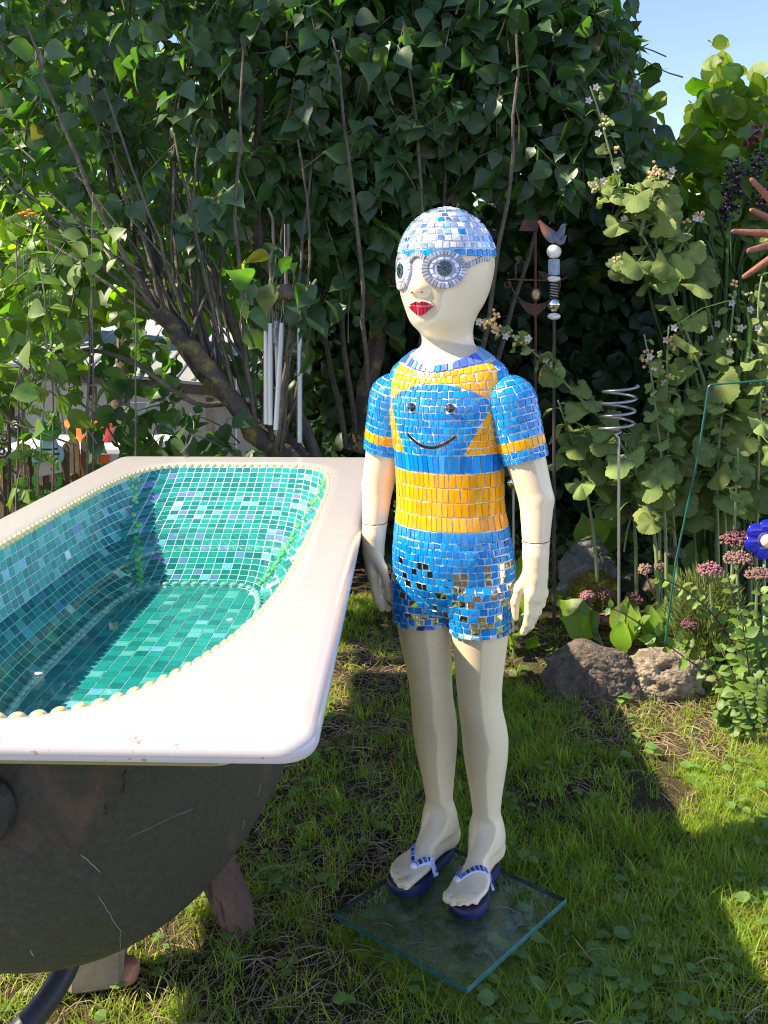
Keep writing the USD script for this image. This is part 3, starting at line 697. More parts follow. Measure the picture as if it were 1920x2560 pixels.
for t in (.25, .5, .75): rim_rings.append(at_z(RR[.022] * (1 - t) + inner * t, RIM - .0005))
rim_rings += [at_z(inner * 1.0, RIM - .001), at_z(inner * .992, RIM - .006), at_z(inner * .986, RIM - .02)]
obj('rim', loft(rim_rings), 'enamel_worn', tub, smooth=50)
fl = [at_z(rrect(HW - .070, HL - .008, .03), .636), at_z(rrect(HW - .070, HL - .008, .03), .6225), at_z(rrect(HW - .074, HL - .012, .03), .620), at_z(supere(.285, -.765, .79, -.10, 2.7, 5), .620)]
obj('flange', loft(fl), 'flange', tub, smooth=30)
# outer hull
hull = []
for t in np.r_[np.linspace(0, .9, 26), np.linspace(.91, 1, 8)]:
    z = .622 - .372 * math.sin(t * PI / 2); k = math.cos(t * PI / 2)
    kk = max(k, 1e-3) ** .50
    hull.append(at_z(supere(.312 * kk + .002, -.10 - .672 * (.55 * kk + .45 * min(1, k * 1.6)), -.10 + .87 * (.3 * kk + .7 * k), -.10, 2.6, 4.2 - 1.5 * t), z))
obj('hull', loft(hull, cap1=True), 'hull_paint', tub, smooth=True)
# scratches on the near end (thin slivers of bare primer lying on the paint)
hm = trimesh.Trimesh(*loft(hull, cap1=True), process=False)
def scratch(p0, p1, w, m='scratch'):
    a, b = [np.array([*((np.array(onz(*q, 0)) - np.array([0, 0, EYE]))[:3],)]) for q in (p0, p1)], None
    pts = []
    for t in np.linspace(0, 1, 9):
        px = p0[0] + (p1[0] - p0[0]) * t + rng.normal(0, 1.2); py = p0[1] + (p1[1] - p0[1]) * t + rng.normal(0, 1.2)
        d = at(px, py, 1.0) - np.array([0, 0, EYE]); o = np.array([0, 0, EYE]) - TUB_C
        R_ = RZ(-TUB_A); loc, _, _ = hm.ray.intersects_location([R_ @ o], [R_ @ d], multiple_hits=False)
        if len(loc): pts.append(loc[0] + np.array([0, -.0001, .0]))
    if len(pts) > 3: obj('scratch_mark', tube(pts, np.r_[.0002, np.full(len(pts) - 2, w * .42), .0002], 4, flat=.25 if m != 'scratch' else 1.0), m, tub)
for s_ in (((203, 2137), (252, 2180), .0010), ((247, 2240), (302, 2330), .0008), ((302, 2330), (300, 2390), .0007), ((330, 2090), (480, 2022), .0006), ((76, 2375), (84, 2392), .0016), ((654, 1955), (645, 1990), .0009), ((612, 2050), (606, 2072), .0010)): scratch(*s_)
mat('rust_drip', (.035, .02, .012), .8)
for s_ in (((316, 1918), (312, 1986), .006), ((262, 2008), (266, 2038), .005)): scratch(*s_, 'rust_drip')
# overflow fitting and pipe on the near end
o = np.array([0.035, -.80, .49])
obj('overflow_fitting', [lathe([(.0, .0), (.036, .0), (.040, .006), (.037, .016), (.026, .02), (.022, .012), (.0, .01)], 24)], 'black_iron', tub)
p_ = stage.GetPrimAtPath(str(tub.GetPath()) + '/overflow_fitting'); xf = UsdGeom.Xformable(p_); _l, _, _ = hm.ray.intersects_location([[.015, -2, .558]], [[0, 1, 0]], multiple_hits=False); xf.AddTranslateOp().Set(Gf.Vec3d(.015, float(_l[0][1]) + .004, .558)); xf.AddRotateXOp().Set(98.0)
obj('drain_pipe', tube(spline([(.02, -.50, .262), (.0, -.56, .20), (-.05, -.60, .165), (-.30, -.60, .13)], 24), .016, 12), 'black_iron', tub, smooth=True)
# inner basin
D = RIM - .462; WATER_Z = .535
def basin(w, th_o=inner, th_f=floor_o):
    if w < .5: g = 2 * w; g = .6 * g + .4 * g * g; return th_o * .988 * (1 - g) + water_o * g, RIM - .004 - (RIM - .004 - WATER_Z) * 2 * w
    q = 2 * w - 1; return water_o * (1 - q) + th_f * q, WATER_Z - (WATER_Z - .462) * (.35 * q + .65 * math.sin(q * PI / 2))
rings = [at_z(*basin(w)) for w in np.linspace(0, 1, 24)]
obj('basin', loft(rings, cap1=True), 'tub_grout', tub, smooth=40)
BAS = np.array([[*basin(w)[0].T, np.full(NT, basin(w)[1])] for w in np.linspace(0, 1, 65)]).transpose(0, 2, 1)   # (65, NT, 3)
def bsurf(s, w, h=0.0):
    s = np.atleast_1d(s) % NT; w = np.clip(np.atleast_1d(w), 0, 1) * 64
    i, j = np.floor(s).astype(int), np.minimum(np.floor(w).astype(int), 63); a, b = s - i, w - j; i2 = (i + 1) % NT
    P = (BAS[j, i] * (1 - b)[:, None] + BAS[j + 1, i] * b[:, None]) * (1 - a)[:, None] + (BAS[j, i2] * (1 - b)[:, None] + BAS[j + 1, i2] * b[:, None]) * a[:, None]
    if np.any(h):
        du = (BAS[j, i2] - BAS[j, i]); dw = (BAS[j + 1, i] - BAS[j, i]); n = unit(np.cross(du, dw)); n *= np.where(((np.array([0, -.1, .9]) - P) * n).sum(1) > 0, 1, -1)[:, None]
        P = P + n * np.broadcast_to(h, (len(P),))[:, None]
    return P
def tub_world(p): return p @ RZ(TUB_A).T + TUB_C
def quad_tile(C, n, h=.0022):
    C = np.asarray(C); cen = C.mean(0)
    v = np.vstack([cen + (C - cen) * .93 + n * h, C + n * h * .6, C - n * .0006]); f = [[0, 1, 2], [0, 2, 3]]
    for a, b in ((0, 4), (4, 8)):
        for k in range(4): k2 = (k + 1) % 4; f += [[b + k, b + k2, a + k2], [b + k, a + k2, a + k]]
    return v, np.array(f)
WALL = []
# wall rows by arc length down the wall at the middle of each panel; columns by arc length along the rim line
rimlen = np.r_[0, np.cumsum(np.linalg.norm(np.diff(np.vstack([BAS[12], BAS[12][:1]]), axis=0), axis=1))]
def s_of(l): return np.interp(l, rimlen, np.arange(NT + 1))
i_far = lambda u: s_of(0)
def panel(axis, c0, c1, step, rows, sel, mats, probs, skip=None):
    """tiles whose columns keep one coordinate (axis 0: across the tub, 1: along it) down the wall"""
    def point(c, w):
        k = w * 64; j0 = min(int(k), 63); b = k - j0; P = BAS[j0] * (1 - b) + BAS[j0 + 1] * b
        m = sel(P); q = P[m]; o = np.argsort(q[:, axis]); q = q[o]
        return np.array([np.interp(c, q[:, axis], q[:, a]) for a in range(3)]), q[0, axis] + .002, q[-1, axis] - .002
    n = int(round((c1 - c0) / step)); cs = np.linspace(c0, c1, n + 1); g = .055
    for r in range(len(rows) - 1):
        w0, w1 = rows[r], rows[r + 1]; dw = (w1 - w0) * g
        _, lo1, hi1 = point(0, w1)
        for c in range(n):
            a, b = cs[c] + g * step, cs[c + 1] - g * step
            if b < lo1 or a > hi1: continue
            a, b = max(a, lo1), min(b, hi1)
            if b - a < step * .3 or (skip and skip(r, c, n)): continue
            C = np.array([point(a, w1 - dw)[0], point(b, w1 - dw)[0], point(b, w0 + dw)[0], point(a, w0 + dw)[0]])
            nn = unit(np.cross(C[1] - C[0], C[3] - C[0])); nn = nn if nn @ (np.array([0, -.1, .9]) - C[0]) > 0 else -nn
            C = C if np.cross(C[1] - C[0], C[2] - C[0]) @ nn > 0 else C[::-1]
            WALL.append((*quad_tile(C, unit(nn + rng.normal(0, .008, 3)), .0007), rng.choice(mats, p=probs)))
def wrows(sidx, step):
    P = BAS[:, int(sidx) % NT]; L = np.r_[0, np.cumsum(np.linalg.norm(np.diff(P, axis=0), axis=1))]
    n = int(round((L[-1] - .012) / step)); return np.interp(np.linspace(.010, L[-1] - .003, n + 1), L, np.linspace(0, 1, 65))
# corner positions in arc length: right far corner near th where u>0,v>0
def l_of_th(t): return np.interp(t / (2 * PI) * NT, np.arange(NT + 1), rimlen)
th_R = math.atan2(.735 + .10, .235); th_L = PI - th_R
lR, lL = l_of_th(th_R), l_of_th(th_L)
far_m = ['teal', 'teal_mid', 'teal_deep', 'teal_violet', 'aqua', 'teal_light', 'pearl_tile']
side_m = ['teal', 'teal_mid', 'teal_deep', 'teal_light', 'aqua', 'pearl_tile', 'teal_violet']
lo_, hi_ = lR - .028, lL + .028
gapn = .034
far_sel = lambda P: (P[:, 1] > -.10 + .80 * (P[:, 1].max() + .10)) & (np.abs(P[:, 0]) < .90 * P[:, 0].max())
left_sel = lambda P: (P[:, 0] < -.55 * P[:, 0].max()) & (P[:, 1] < -.10 + .90 * (P[:, 1].max() + .10)) & (P[:, 1] > -.10 - .88 * (.10 - P[:, 1].min() - .2))
right_sel = lambda P: (P[:, 0] > .55 * P[:, 0].max()) & (P[:, 1] < -.10 + .90 * (P[:, 1].max() + .10)) & (P[:, 1] > -.10 - .88 * (.10 - P[:, 1].min() - .2))
panel(0, -.242, .242, .0210, wrows(NT * .25, .0205), far_sel, far_m, [.44, .25, .16, .05, .06, .03, .01])
panel(1, -.56, .68, .0235, wrows(NT * .5, .0180), left_sel, side_m, [.36, .26, .22, .12, .02, .01, .01])
panel(1, -.56, .68, .0235, wrows(NT * .5, .0180), right_sel, side_m, [.42, .22, .10, .16, .04, .04, .02])
def tub_area(v, f):
    w = tub_world(v); s = F_PX / w[:, 1]; q = np.stack([w[:, 0] * s + 960, HORIZON - (w[:, 2] - EYE) * s], 1)
    c = w.mean(0); nn = np.cross(w[1] - w[0], w[2] - w[0])
    if nn @ (np.array([0, 0, EYE]) - c) <= 0 or q[:, 0].mean() < -20: return -1
    t = q[f]; a, b = t[:, 1] - t[:, 0], t[:, 2] - t[:, 0]; return 0.5 * np.abs(a[:, 0] * b[:, 1] - a[:, 1] * b[:, 0]).sum()
def lay_tub(items, name, rest):
    sc = [tub_area(v, f) for v, f, m in items]; order = np.argsort(sc)[::-1][:300]; vs = {i for i in order if sc[i] > 0}
    for i in sorted(vs): obj(name, items[i][:2], str(items[i][2]), tub)
    by = {}
    for i, it in enumerate(items):
        if i not in vs: by.setdefault(str(it[2]), []).append(it[:2])
    for m_, l in by.items(): obj(rest, l, m_, tub, kind='stuff')
far_items = WALL
lay_tub([t for t in far_items if t[0][:, 1].mean() > .25 and abs(t[0][:, 0].mean()) < .26 and t[0][:, 1].mean() > .25 and t[0][:, 1].mean() > abs(t[0][:, 0].mean())*1.2 and abs(unit(np.cross(t[0][1]-t[0][0], t[0][2]-t[0][0]))[1]) > .6], 'end_wall_tile', 'remaining_end_wall_tiles')
lay_tub([t for t in far_items if not (t[0][:, 1].mean() > .25 and abs(t[0][:, 0].mean()) < .26 and t[0][:, 1].mean() > abs(t[0][:, 0].mean())*1.2 and abs(unit(np.cross(t[0][1]-t[0][0], t[0][2]-t[0][0]))[1]) > .6)], 'side_wall_tile', 'remaining_side_wall_tiles')
FL = []; fo = Polygon(floor_o).buffer(-.011)
for gx in np.arange(-.19, .19, .0235):
    for gy in np.arange(-.62, .31, .0225):
        q = Polygon(np.array([[gx, gy], [gx + .0218, gy], [gx + .0218, gy + .0208], [gx, gy + .0208]]))
        q = q.intersection(fo)
        if q.geom_type != 'Polygon' or q.area < 8e-5: continue
        FL.append((*tile_mesh(q, lambda u, v, h: np.stack([u, v, .4622 + h], 1), .0007, .0003, .0001), rng.choice(['teal', 'teal_mid', 'teal_deep', 'teal_light', 'aqua'], p=[.54, .25, .08, .11, .02])))
lay_tub(FL, 'floor_tile', 'remaining_floor_tiles')
# pearls along the opening and glass beads round the floor
def bead(p, d, n, L=.0190, W=.0145, Hh=.0085, sub=2):
    t = trimesh.creation.icosphere(sub, 1.0); b = np.cross(n, d); return np.array(t.vertices) @ np.array([d * L / 2, b * W / 2, n * Hh]) + p, np.array(t.faces)
def along(curve, step):
    c = np.vstack([curve, curve[:1]]); L = np.r_[0, np.cumsum(np.linalg.norm(np.diff(c, axis=0), axis=1))]; n = int(L[-1] / step)
    q = np.linspace(0, L[-1], n, endpoint=False); P = np.stack([np.interp(q, L, c[:, k]) for k in range(c.shape[1])], 1)
    T = unit(np.roll(P, -1, 0) - np.roll(P, 1, 0)); return P, T
P, T = along(np.c_[inner * .986, np.full(NT, RIM - .0075)], .0200)
for p, t in zip(P, T):
    out = unit(np.array([p[0], (p[1] + .1) * .6, 0])); n = unit(np.array([0, 0, 1]) - out * .9)
    obj('pearl', bead(p, t, n, .0190, .0150, .0070 + .001 * rng.random()), 'pearl', tub, smooth=True)
P, T = along(np.c_[floor_o * .985, np.full(NT, .4655)], .021)
obj('glass_bead_border', [bead(p, t, np.array([0, 0, 1.0]), .019, .012, .005, 1) for p, t in zip(P, T)], 'glass_bead', tub, smooth=True, kind='stuff')
for l0, l1 in ((hi_ + .024, hi_ + .054), (lo_ - .054, lo_ - .024)):
    for r in range(16):
        for c in range(3):
            if rng.random() < .10 or (c == 2 and r % 3): continue
            w = .05 + r * .060 + (.027 if c else 0); sidx = s_of(l0 + (l1 - l0) * ((.95 - .45 * c if l0 > lL else .05 + .45 * c) + rng.normal(0, .05)))
            if w > .95: continue
            p = bsurf(np.array([sidx]), np.array([w]), .0015)[0]; q2 = bsurf(np.array([sidx]), np.array([w + .02]), .0015)[0]; q3 = bsurf(np.array([sidx + .5]), np.array([w]), .0015)[0]
            d = unit(q2 - p); n = unit(np.cross(unit(q3 - p), d)); obj('green_nugget', bead(p, d, n, .0165, .0130, .0045), 'green_nugget', tub, smooth=True)
gw = .0
ww = np.interp(-WATER_Z, -np.array([basin(w)[1] for w in np.linspace(0, 1, 65)]), np.linspace(0, 1, 65))
wo = water_o * 1.003
wa = obj('water', (np.vstack([tub_world(at_z(wo, WATER_Z)), tub_world(np.array([[0, -.1, WATER_Z]]))]), np.stack([np.full(NT, NT), np.arange(NT), (np.arange(NT) + 1) % NT], 1)), 'water', None, kind='structure', label='clear still water standing in the mosaic bathtub')
mat('petal', (.75, .78, .72), .6)
for px, py in ((574, 1549), (724, 1446), (96, 1683)):
    p = onz(px, py, WATER_Z + .002)
    obj('floating_petal', ball(.006, p, 1, (1, .7, .15)), 'petal', None, label={574: 'tiny white petal floating on the water in the middle of the tub', 724: 'tiny pale petal floating near the far end of the tub', 96: 'tiny pale petal floating near the left wall of the tub'}[px], cat='petal', group='petals on the bath water')
# ================================================================ ground
def smooth(x, a, b): t = np.clip((np.asarray(x, float) - a) / (b - a), 0, 1); return t * t * (3 - 2 * t)
def gz(x, y):
    x, y = np.asarray(x, float), np.asarray(y, float); p = np.stack([x, y, np.zeros_like(x)], -1)
    near = smooth(np.hypot(x, y - 2), 9, 4)
    return (meshkit.fbm(p * 4.0, 3, 5) - .5) * .030 * near + (meshkit.noise(p * 40.0, 3) - .5) * .010 * near * smooth(np.hypot(x, y - 2), 4, 2.5) + .11 * smooth(y, 2.55, 3.3) * smooth(x, .20, .5) - .012 - .25 * smooth(y, 4.3, 6.0) * smooth(x, .3, -.3)
def axis(lo, hi, a, b, fine, n): return np.r_[lo + (a - lo) * (1 - np.linspace(1, 0, n) ** 2)[:-1], np.arange(a, b, fine), b + (hi - b) * np.linspace(0, 1, n) ** 2]
gx_, gy_ = axis(-60, 60, -1.8, 2.4, .028, 22), axis(-40, 90, .6, 3.8, .028, 22)
GX, GY = np.meshgrid(gx_, gy_, indexing='xy'); nx, ny = len(gx_), len(gy_)
V = np.stack([GX, GY, gz(GX, GY)], -1).reshape(-1, 3); i, j = np.meshgrid(np.arange(nx - 1), np.arange(ny - 1)); k = (j * nx + i).ravel()
N = {'geo': ('geometry', {}), 'n': ('noise_texture', {'scale': 3.2, 'detail': 6.0, 'roughness': .65}), 'n2': ('noise_texture', {'scale': 38, 'detail': 6.0, 'roughness': .7}), 'n3': ('noise_texture', {'scale': 160, 'detail': 4.0}),
     'r1': ('rgb_ramp', {'ramp': [(0, (.036, .024, .016)), (.42, (.062, .042, .027)), (.55, (.085, .072, .036)), (.70, (.065, .085, .026)), (1, (.050, .07, .02))]}),
     'r2': ('rgb_ramp', {'ramp': [(0, (.35, .33, .30)), (.45, (.8, .8, .8)), (.62, (1.25, 1.15, .95)), (1, (2.4, 2.1, 1.6))]}),
     'mx': ('mix', {'mix_type': 'multiply', 'fac': 1.0}), 'p': ('principled_bsdf', {'roughness': .95, 'specular_ior_level': .15}), 'ad': ('math', {'math_type': 'add'}), 'b': ('bump', {'strength': .9, 'distance': .012})}
M['lawn_soil'] = usdkit.material(stage, '/World/Looks/lawn_soil', N, [('geo.position', 'n.vector'), ('geo.position', 'n2.vector'), ('geo.position', 'n3.vector'), ('n.fac', 'r1.fac'), ('n2.fac', 'r2.fac'), ('r1.color', 'mx.color1'), ('r2.color', 'mx.color2'), ('mx.color', 'p.base_color'), ('n2.fac', 'ad.value1'), ('n3.fac', 'ad.value2'), ('ad.value', 'b.height'), ('b.normal', 'p.normal')], surface='p.BSDF')
obj('ground', (V, np.vstack([np.stack([k, k + 1, k + nx + 1], 1), np.stack([k, k + nx + 1, k + nx], 1)])), 'lawn_soil', kind='structure', smooth=True, label='lawn of thin grass over bare brown soil, rising into a planted bed')

# ---------------------------------------------------------------- leaf kit
def leafmat(name, c, tr=.38, tc=(2.6, 3.0, 1.0), rough=.42, var=.30, c2=None, spec=.5):
    mat(name, c, rough, var=var, island=True, trans=tr, tcol=tc, spec=spec, color2=c2 or tuple(x * .82 for x in c), nscale=30, bump=.25, bscale=70, bdist=.004)
leafmat('lilac_leaf', (.052, .105, .033), tr=.36, tc=(2.8, 3.9, .55), rough=.40)
leafmat('lilac_leaf_pale', (.075, .135, .055), tr=.40, tc=(2.6, 3.4, .6), rough=.45)
leafmat('back_leaf', (.075, .16, .016), tr=.52, tc=(3.2, 3.6, .4), rough=.45)
leafmat('ivy_leaf', (.030, .066, .024), tr=.25, tc=(2.6, 3.4, .7), rough=.40)
leafmat('hazel_leaf', (.17, .25, .024), tr=.50, tc=(2.3, 2.3, .4), rough=.5)
leafmat('mallow_leaf', (.195, .255, .070), tr=.28, tc=(1.5, 1.9, .6), rough=.62, var=.34, spec=.25)
leafmat('fresh_leaf', (.170, .290, .022), tr=.45, tc=(2.5, 2.7, .5), rough=.40, var=.22)
leafmat('herb_leaf', (.12, .20, .028), tr=.3, tc=(2.0, 2.6, .6), rough=.5)
leafmat('yellowing_leaf', (.13, .15, .03), tr=.4, tc=(2.2, 2.2, .5))
leafmat('yellow_leaf', (.36, .27, .03), tr=.4, tc=(1.6, 1.5, .5), rough=.55)
leafmat('grass_blade', (.25, .33, .034), tr=.50, tc=(2.3, 2.4, .4), rough=.45, var=.35)
leafmat('clover_leaf', (.16, .26, .06), tr=.35, tc=(2.0, 2.6, .6), rough=.5, var=.2)
mat('straw', (.34, .25, .14), .8, var=.4, island=True)
mat('bark', (.115, .092, .062), .85, color2=(.055, .045, .033), nscale=22, bump=.9, bscale=70, bdist=.008)
mat('bark_lichen', (.060, .047, .034), .9, color2=(.19, .15, .045), nscale=14, lo=.5, hi=.62, bump=1.0, bscale=55, bdist=.012)
mat('twig', (.15, .12, .08), .8, color2=(.10, .085, .055), nscale=20, bump=.4)
mat('green_stem', (.17, .21, .085), .6); mat('dark_stem', (.06, .03, .025), .6)
mat('mallow_flower', (.74, .66, .62), .6, trans=.3, tcol=(.9, .75, .78)); mat('bud', (.30, .33, .14), .7, island=True, var=.2); mat('withered', (.55, .36, .14), .8, island=True, var=.25)
def leaf_t(widths, fold=.22, curl=.22, wave=0.0, petiole=0.0):
    n = len(widths); t = np.linspace(0, 1, n); v = []
    for a, w in zip(t, widths):
        z = -curl * a * a; wv = wave * math.sin(a * 9)
        v += [(-w, a, z + fold * w + wv), (0, a, z), (w, a, z + fold * w - wv)]
    v = np.array(v); f = []
    for k in range(n - 1):
        for c in (0, 1):
            a, b, c2, d = 3 * k + c, 3 * k + c + 1, 3 * k + 3 + c + 1, 3 * k + 3 + c
            if widths[k] > 0: f.append((a, b, c2))
            if widths[k + 1] > 0: f.append((a, c2, d))
            elif widths[k] > 0: pass
    f = np.array(f)
    if petiole:
        m = len(v); v = np.vstack([v, [(-.012, -petiole, petiole * .15), (.012, -petiole, petiole * .15), (.012, .02, 0), (-.012, .02, 0)]]); f = np.vstack([f, [(m, m + 1, m + 2), (m, m + 2, m + 3)]])
    return v, f
LILAC = leaf_t([0, .30, .40, .395, .33, .21, .085, 0], .28, .26, .012, .22)
LILAC2 = leaf_t([0, .34, .41, .36, .23, .09, 0], .12, .45, .02, .2)
OVAL = leaf_t([0, .24, .34, .32, .2, 0], .25, .25, .01, .1)
ROUND = leaf_t([.05, .36, .48, .50, .40, 0], .15, .2, .02, .15)
LOWLEAF = leaf_t([.05, .40, .36, 0], .25, .3)
BROAD = leaf_t([.03, .10, .22, .31, .34, .31, .22, .08, 0], .20, .35, .03, .2)
def palmate(lobes=5, teeth=2, depth=.22, pleat=.05, n=40, seed=0):
    r = np.random.default_rng(seed); th = np.linspace(-2.62, 2.62, n)
    R = 1 - depth * (1 - np.abs(np.cos(th * lobes / 2.0 * 1.0 / 1.05))) - .055 * (np.arange(n) % 2) ; R *= (.86 + .14 * np.cos(th)); R *= 1 + r.normal(0, .02, n)
    z = lambda q: pleat * np.cos(th * lobes * 1.0) * q
    ring = lambda q: np.stack([np.sin(th) * R * q * .55, np.cos(th) * R * q * .55 + .25 * 1.0, z(q) - .22 * q * q * np.cos(th) ** 2], 1)
    v = np.vstack([[(0, .25, 0)], ring(.5), ring(1.0), [(-.012, -.35, .05), (.012, -.35, .05), (.012, .27, 0), (-.012, .27, 0)]])
    f = [(0, 1 + k, 2 + k) for k in range(n - 1)] + [x for k in range(n - 1) for x in ((1 + k, 1 + n + k, 2 + n + k), (1 + k, 2 + n + k, 2 + k))]
    m = 1 + 2 * n; f += [(m, m + 1, m + 2), (m, m + 2, m + 3)]
    return v, np.array(f)
MALLOW = [palmate(5, 2, .30, .060, 44, 0), palmate(3, 2, .38, .050, 40, 1), palmate(5, 2, .16, .035, 48, 2)]
def put(T, pos, along, normal, size):
    pos, along, normal = (np.atleast_2d(np.asarray(x, float)) for x in (pos, along, normal)); size = np.broadcast_to(np.asarray(size, float), (len(pos),))
    y = unit(along); z = unit(normal - y * (normal * y).sum(1, keepdims=True)); x = np.cross(y, z); R = np.stack([x, y, z], 2)
    v = np.einsum('nij,kj->nki', R, T[0]) * size[:, None, None] + pos[:, None]
    K = len(T[0]); f = T[1][None] + (np.arange(len(pos)) * K)[:, None, None]
    return v.reshape(-1, 3), f.reshape(-1, 3)
def rn(n, s=1.0): return rng.normal(0, s, (n, 3))
class Bush:
    """collects leaves and twigs; the nearest leaves become parts, the rest one part"""
    def __init__(self): self.L, self.tw = [], []
    def twig(self, c, d, n, size, T=LILAC, droop=.9, twig_len=.22, face=(0, -.75, .55), tr=.0022, m=0):
        d = unit(d); base = c - d * twig_len; pts = spline([base, (base + c) / 2 + rng.normal(0, .012, 3), c], 5)
        self.tw.append(tube(pts, np.linspace(tr * 1.5, tr * .7, 5), 4, caps=False))
        for k in range(n):
            t = 1 - (k // 2) / max(1, (n / 2)) * .85; p = base + (c - base) * t; sd = 1 if k % 2 else -1
            perp = unit(np.cross(d, [0, 1, .2]) * sd + rng.normal(0, .45, 3))
            al = unit(perp * .7 + d * .25 + np.array([0, -.15, -droop]) + rng.normal(0, .42, 3)); no = unit(np.array(face) + perp * .35 + rng.normal(0, .55, 3))
            m_ = 2 if (m == 0 and T is LILAC and rng.random() < .035) else m; s = size * rng.uniform(.5, 1.18); self.L.append((T if rng.random() < .7 else (LILAC2 if T is LILAC else T), p + al * s * .2, al, no, s, m_))
    def build(self, parent, mats, most=300, name='leaf', twigmat='twig', xr=(-20, 1940), yr=(-20, 2500)):
        px = np.array([(l[1][0] / l[1][1] * F_PX + 960, HORIZON - (l[1][2] - EYE) / l[1][1] * F_PX, l[1][1]) for l in self.L])
        vis = (px[:, 0] > xr[0]) & (px[:, 0] < xr[1]) & (px[:, 1] > yr[0]) & (px[:, 1] < yr[1])
        score = np.where(vis, np.array([l[4] for l in self.L]) / px[:, 2], -1); order = np.argsort(score - (px[:, 2] > 3.0) * .001)[::-1]
        big = [i for i in order[:most] if score[i] > 0]; bs = set(big)
        for i in big: l = self.L[i]; obj(name, put(l[0], l[1], l[2], l[3], l[4]), mats[l[5]], parent, smooth=True)
        by = {}
        for i, l in enumerate(self.L):
            if i not in bs: by.setdefault((id(l[0]), l[5]), []).append(l)
        bym = {}
        for (_, m), ls in by.items():
            bym.setdefault(m, []).append(put(ls[0][0], np.array([l[1] for l in ls]), np.array([l[2] for l in ls]), np.array([l[3] for l in ls]), np.array([l[4] for l in ls])))
        for m, g in bym.items(): obj('foliage', g, mats[m], parent, smooth=True, kind='stuff')
        if self.tw: obj('twigs', self.tw, twigmat, parent, smooth=True, kind='stuff')
def limb(parent, pts, r0, r1, m='bark', name='branch', n=14, sides=7, wob=.008):
    P = spline(pts, n); wob = min(wob, r0 * .45); P[1:-1] += rng.normal(0, wob, (n - 2, 3)); obj(name, tube(P, np.linspace(r0, r1, n), sides), m, parent, smooth=True)
    return P

# ---------------------------------------------------------------- lilac bushes behind the tub
lil = thing('lilac_bush', 'lilac bush with many slanting brown stems fanning up behind the left of the tub', 'bush', (0, 0, 0))
trunk = limb(lil, [at(735, 1165, 2.98), at(640, 1075, 2.93), at(520, 925, 2.88), at(440, 830, 2.86), at(395, 775, 2.86)], .036, .026, 'bark_lichen', 'trunk', 20, 10, .006)
limb(lil, [at(760, 1150, 3.02), at(655, 1060, 3.05), at(560, 985, 3.10), at(470, 900, 3.2), at(430, 780, 3.3), at(330, 560, 3.3), at(250, 200, 3.2)], .030, .010, 'bark_lichen', 'trunk')
limb(lil, [at(720, 1150, 3.1), at(668, 1010, 3.1), at(600, 870, 3.1), at(560, 760, 3.05), at(545, 500, 3.05), at(560, 100, 3.0)], .022, .010, 'bark', 'trunk')
limb(lil, [at(790, 1150, 3.05), at(735, 1020, 3.08), at(680, 880, 3.1), at(650, 700, 3.1), at(640, 400, 3.1), at(690, -100, 3.0)], .024, .010, 'bark', 'trunk')
shoots = [(395, 775, 200, 420, 60, 50), (400, 780, 290, 480, 240, 60), (420, 800, 350, 500, 330, -50), (440, 830, 430, 560, 470, 60), (395, 775, 120, 560, -120, 300), (400, 790, 180, 590, -40, 380), (520, 925, 470, 640, 380, 120), (500, 900, 410, 640, 260, 220), (640, 1075, 600, 720, 610, 100), (655, 1060, 700, 690, 730, 80), (600, 1030, 520, 720, 430, 300), (470, 870, 330, 700, 120, 480), (430, 830, 240, 690, 40, 560),
          (700, 1130, 768, 800, 745, 350), (700, 1130, 740, 760, 790, 300), (680, 1100, 690, 760, 850, 420), (560, 980, 500, 760, 500, 330), (395, 775, 330, 560, 400, 150), (470, 880, 390, 640, 190, 60), (640, 1080, 560, 800, 580, 380)]
for n_, (x0, y0, x1, y1, x2, y2) in enumerate(shoots):
    Y = 2.80 + rng.uniform(0, .35); limb(lil, [at(x0, y0, 2.92), at(x1, y1, Y), at(x2, y2, Y + rng.uniform(-.1, .15))], rng.uniform(.006, .010), .0035, 'bark', 'branch', 12, 6, .010)
for k in range(26):
    q = trunk[rng.integers(8, 19)] if k < 16 else at(rng.uniform(640, 740), 1090, 3.1); px0 = q[0] / q[1] * F_PX + 960; py0 = HORIZON - (q[2] - EYE) / q[1] * F_PX; dx = rng.normal(-120, 170); Y = rng.uniform(2.9, 3.4)
    limb(lil, [q, at(px0 + dx * .35, py0 - 230, (q[1] + Y) / 2), at(px0 + dx, py0 - 560, Y)], rng.uniform(.005, .008), .003, 'bark' if k % 2 else 'twig', 'branch', 10, 5, .01)
B_ = None
limb(lil, [at(690, 1135, 2.93), at(702, 1000, 2.74), at(712, 900, 2.70), at(716, 760, 2.68), at(720, 560, 2.72)], .0095, .0045, 'twig', 'branch')
limb(lil, [at(712, 895, 2.70), at(745, 830, 2.71), at(768, 760, 2.74), at(790, 700, 2.8)], .007, .005, 'twig', 'branch')
limb(lil, [at(714, 830, 2.70), at(690, 790, 2.69), at(680, 640, 2.72), at(670, 520, 2.75)], .006, .004, 'twig', 'branch')
limb(lil, [at(140, 880, 2.9), at(260, 880, 2.85), at(380, 930, 2.85), at(470, 1000, 2.9), at(560, 1010, 2.95)], .006, .010, 'bark', 'branch')
B = Bush()
def d_left(x, y):
    if y > 1120: return 0
    if 90 < x < 700 and 720 < y: return .17
    if 690 < x < 800 and y > 700: return .12
    if y > 560: return .22 if x > 650 else .16
    if y > 380: return .36 if x > 650 else .24
    return .62 if x > 330 else .34
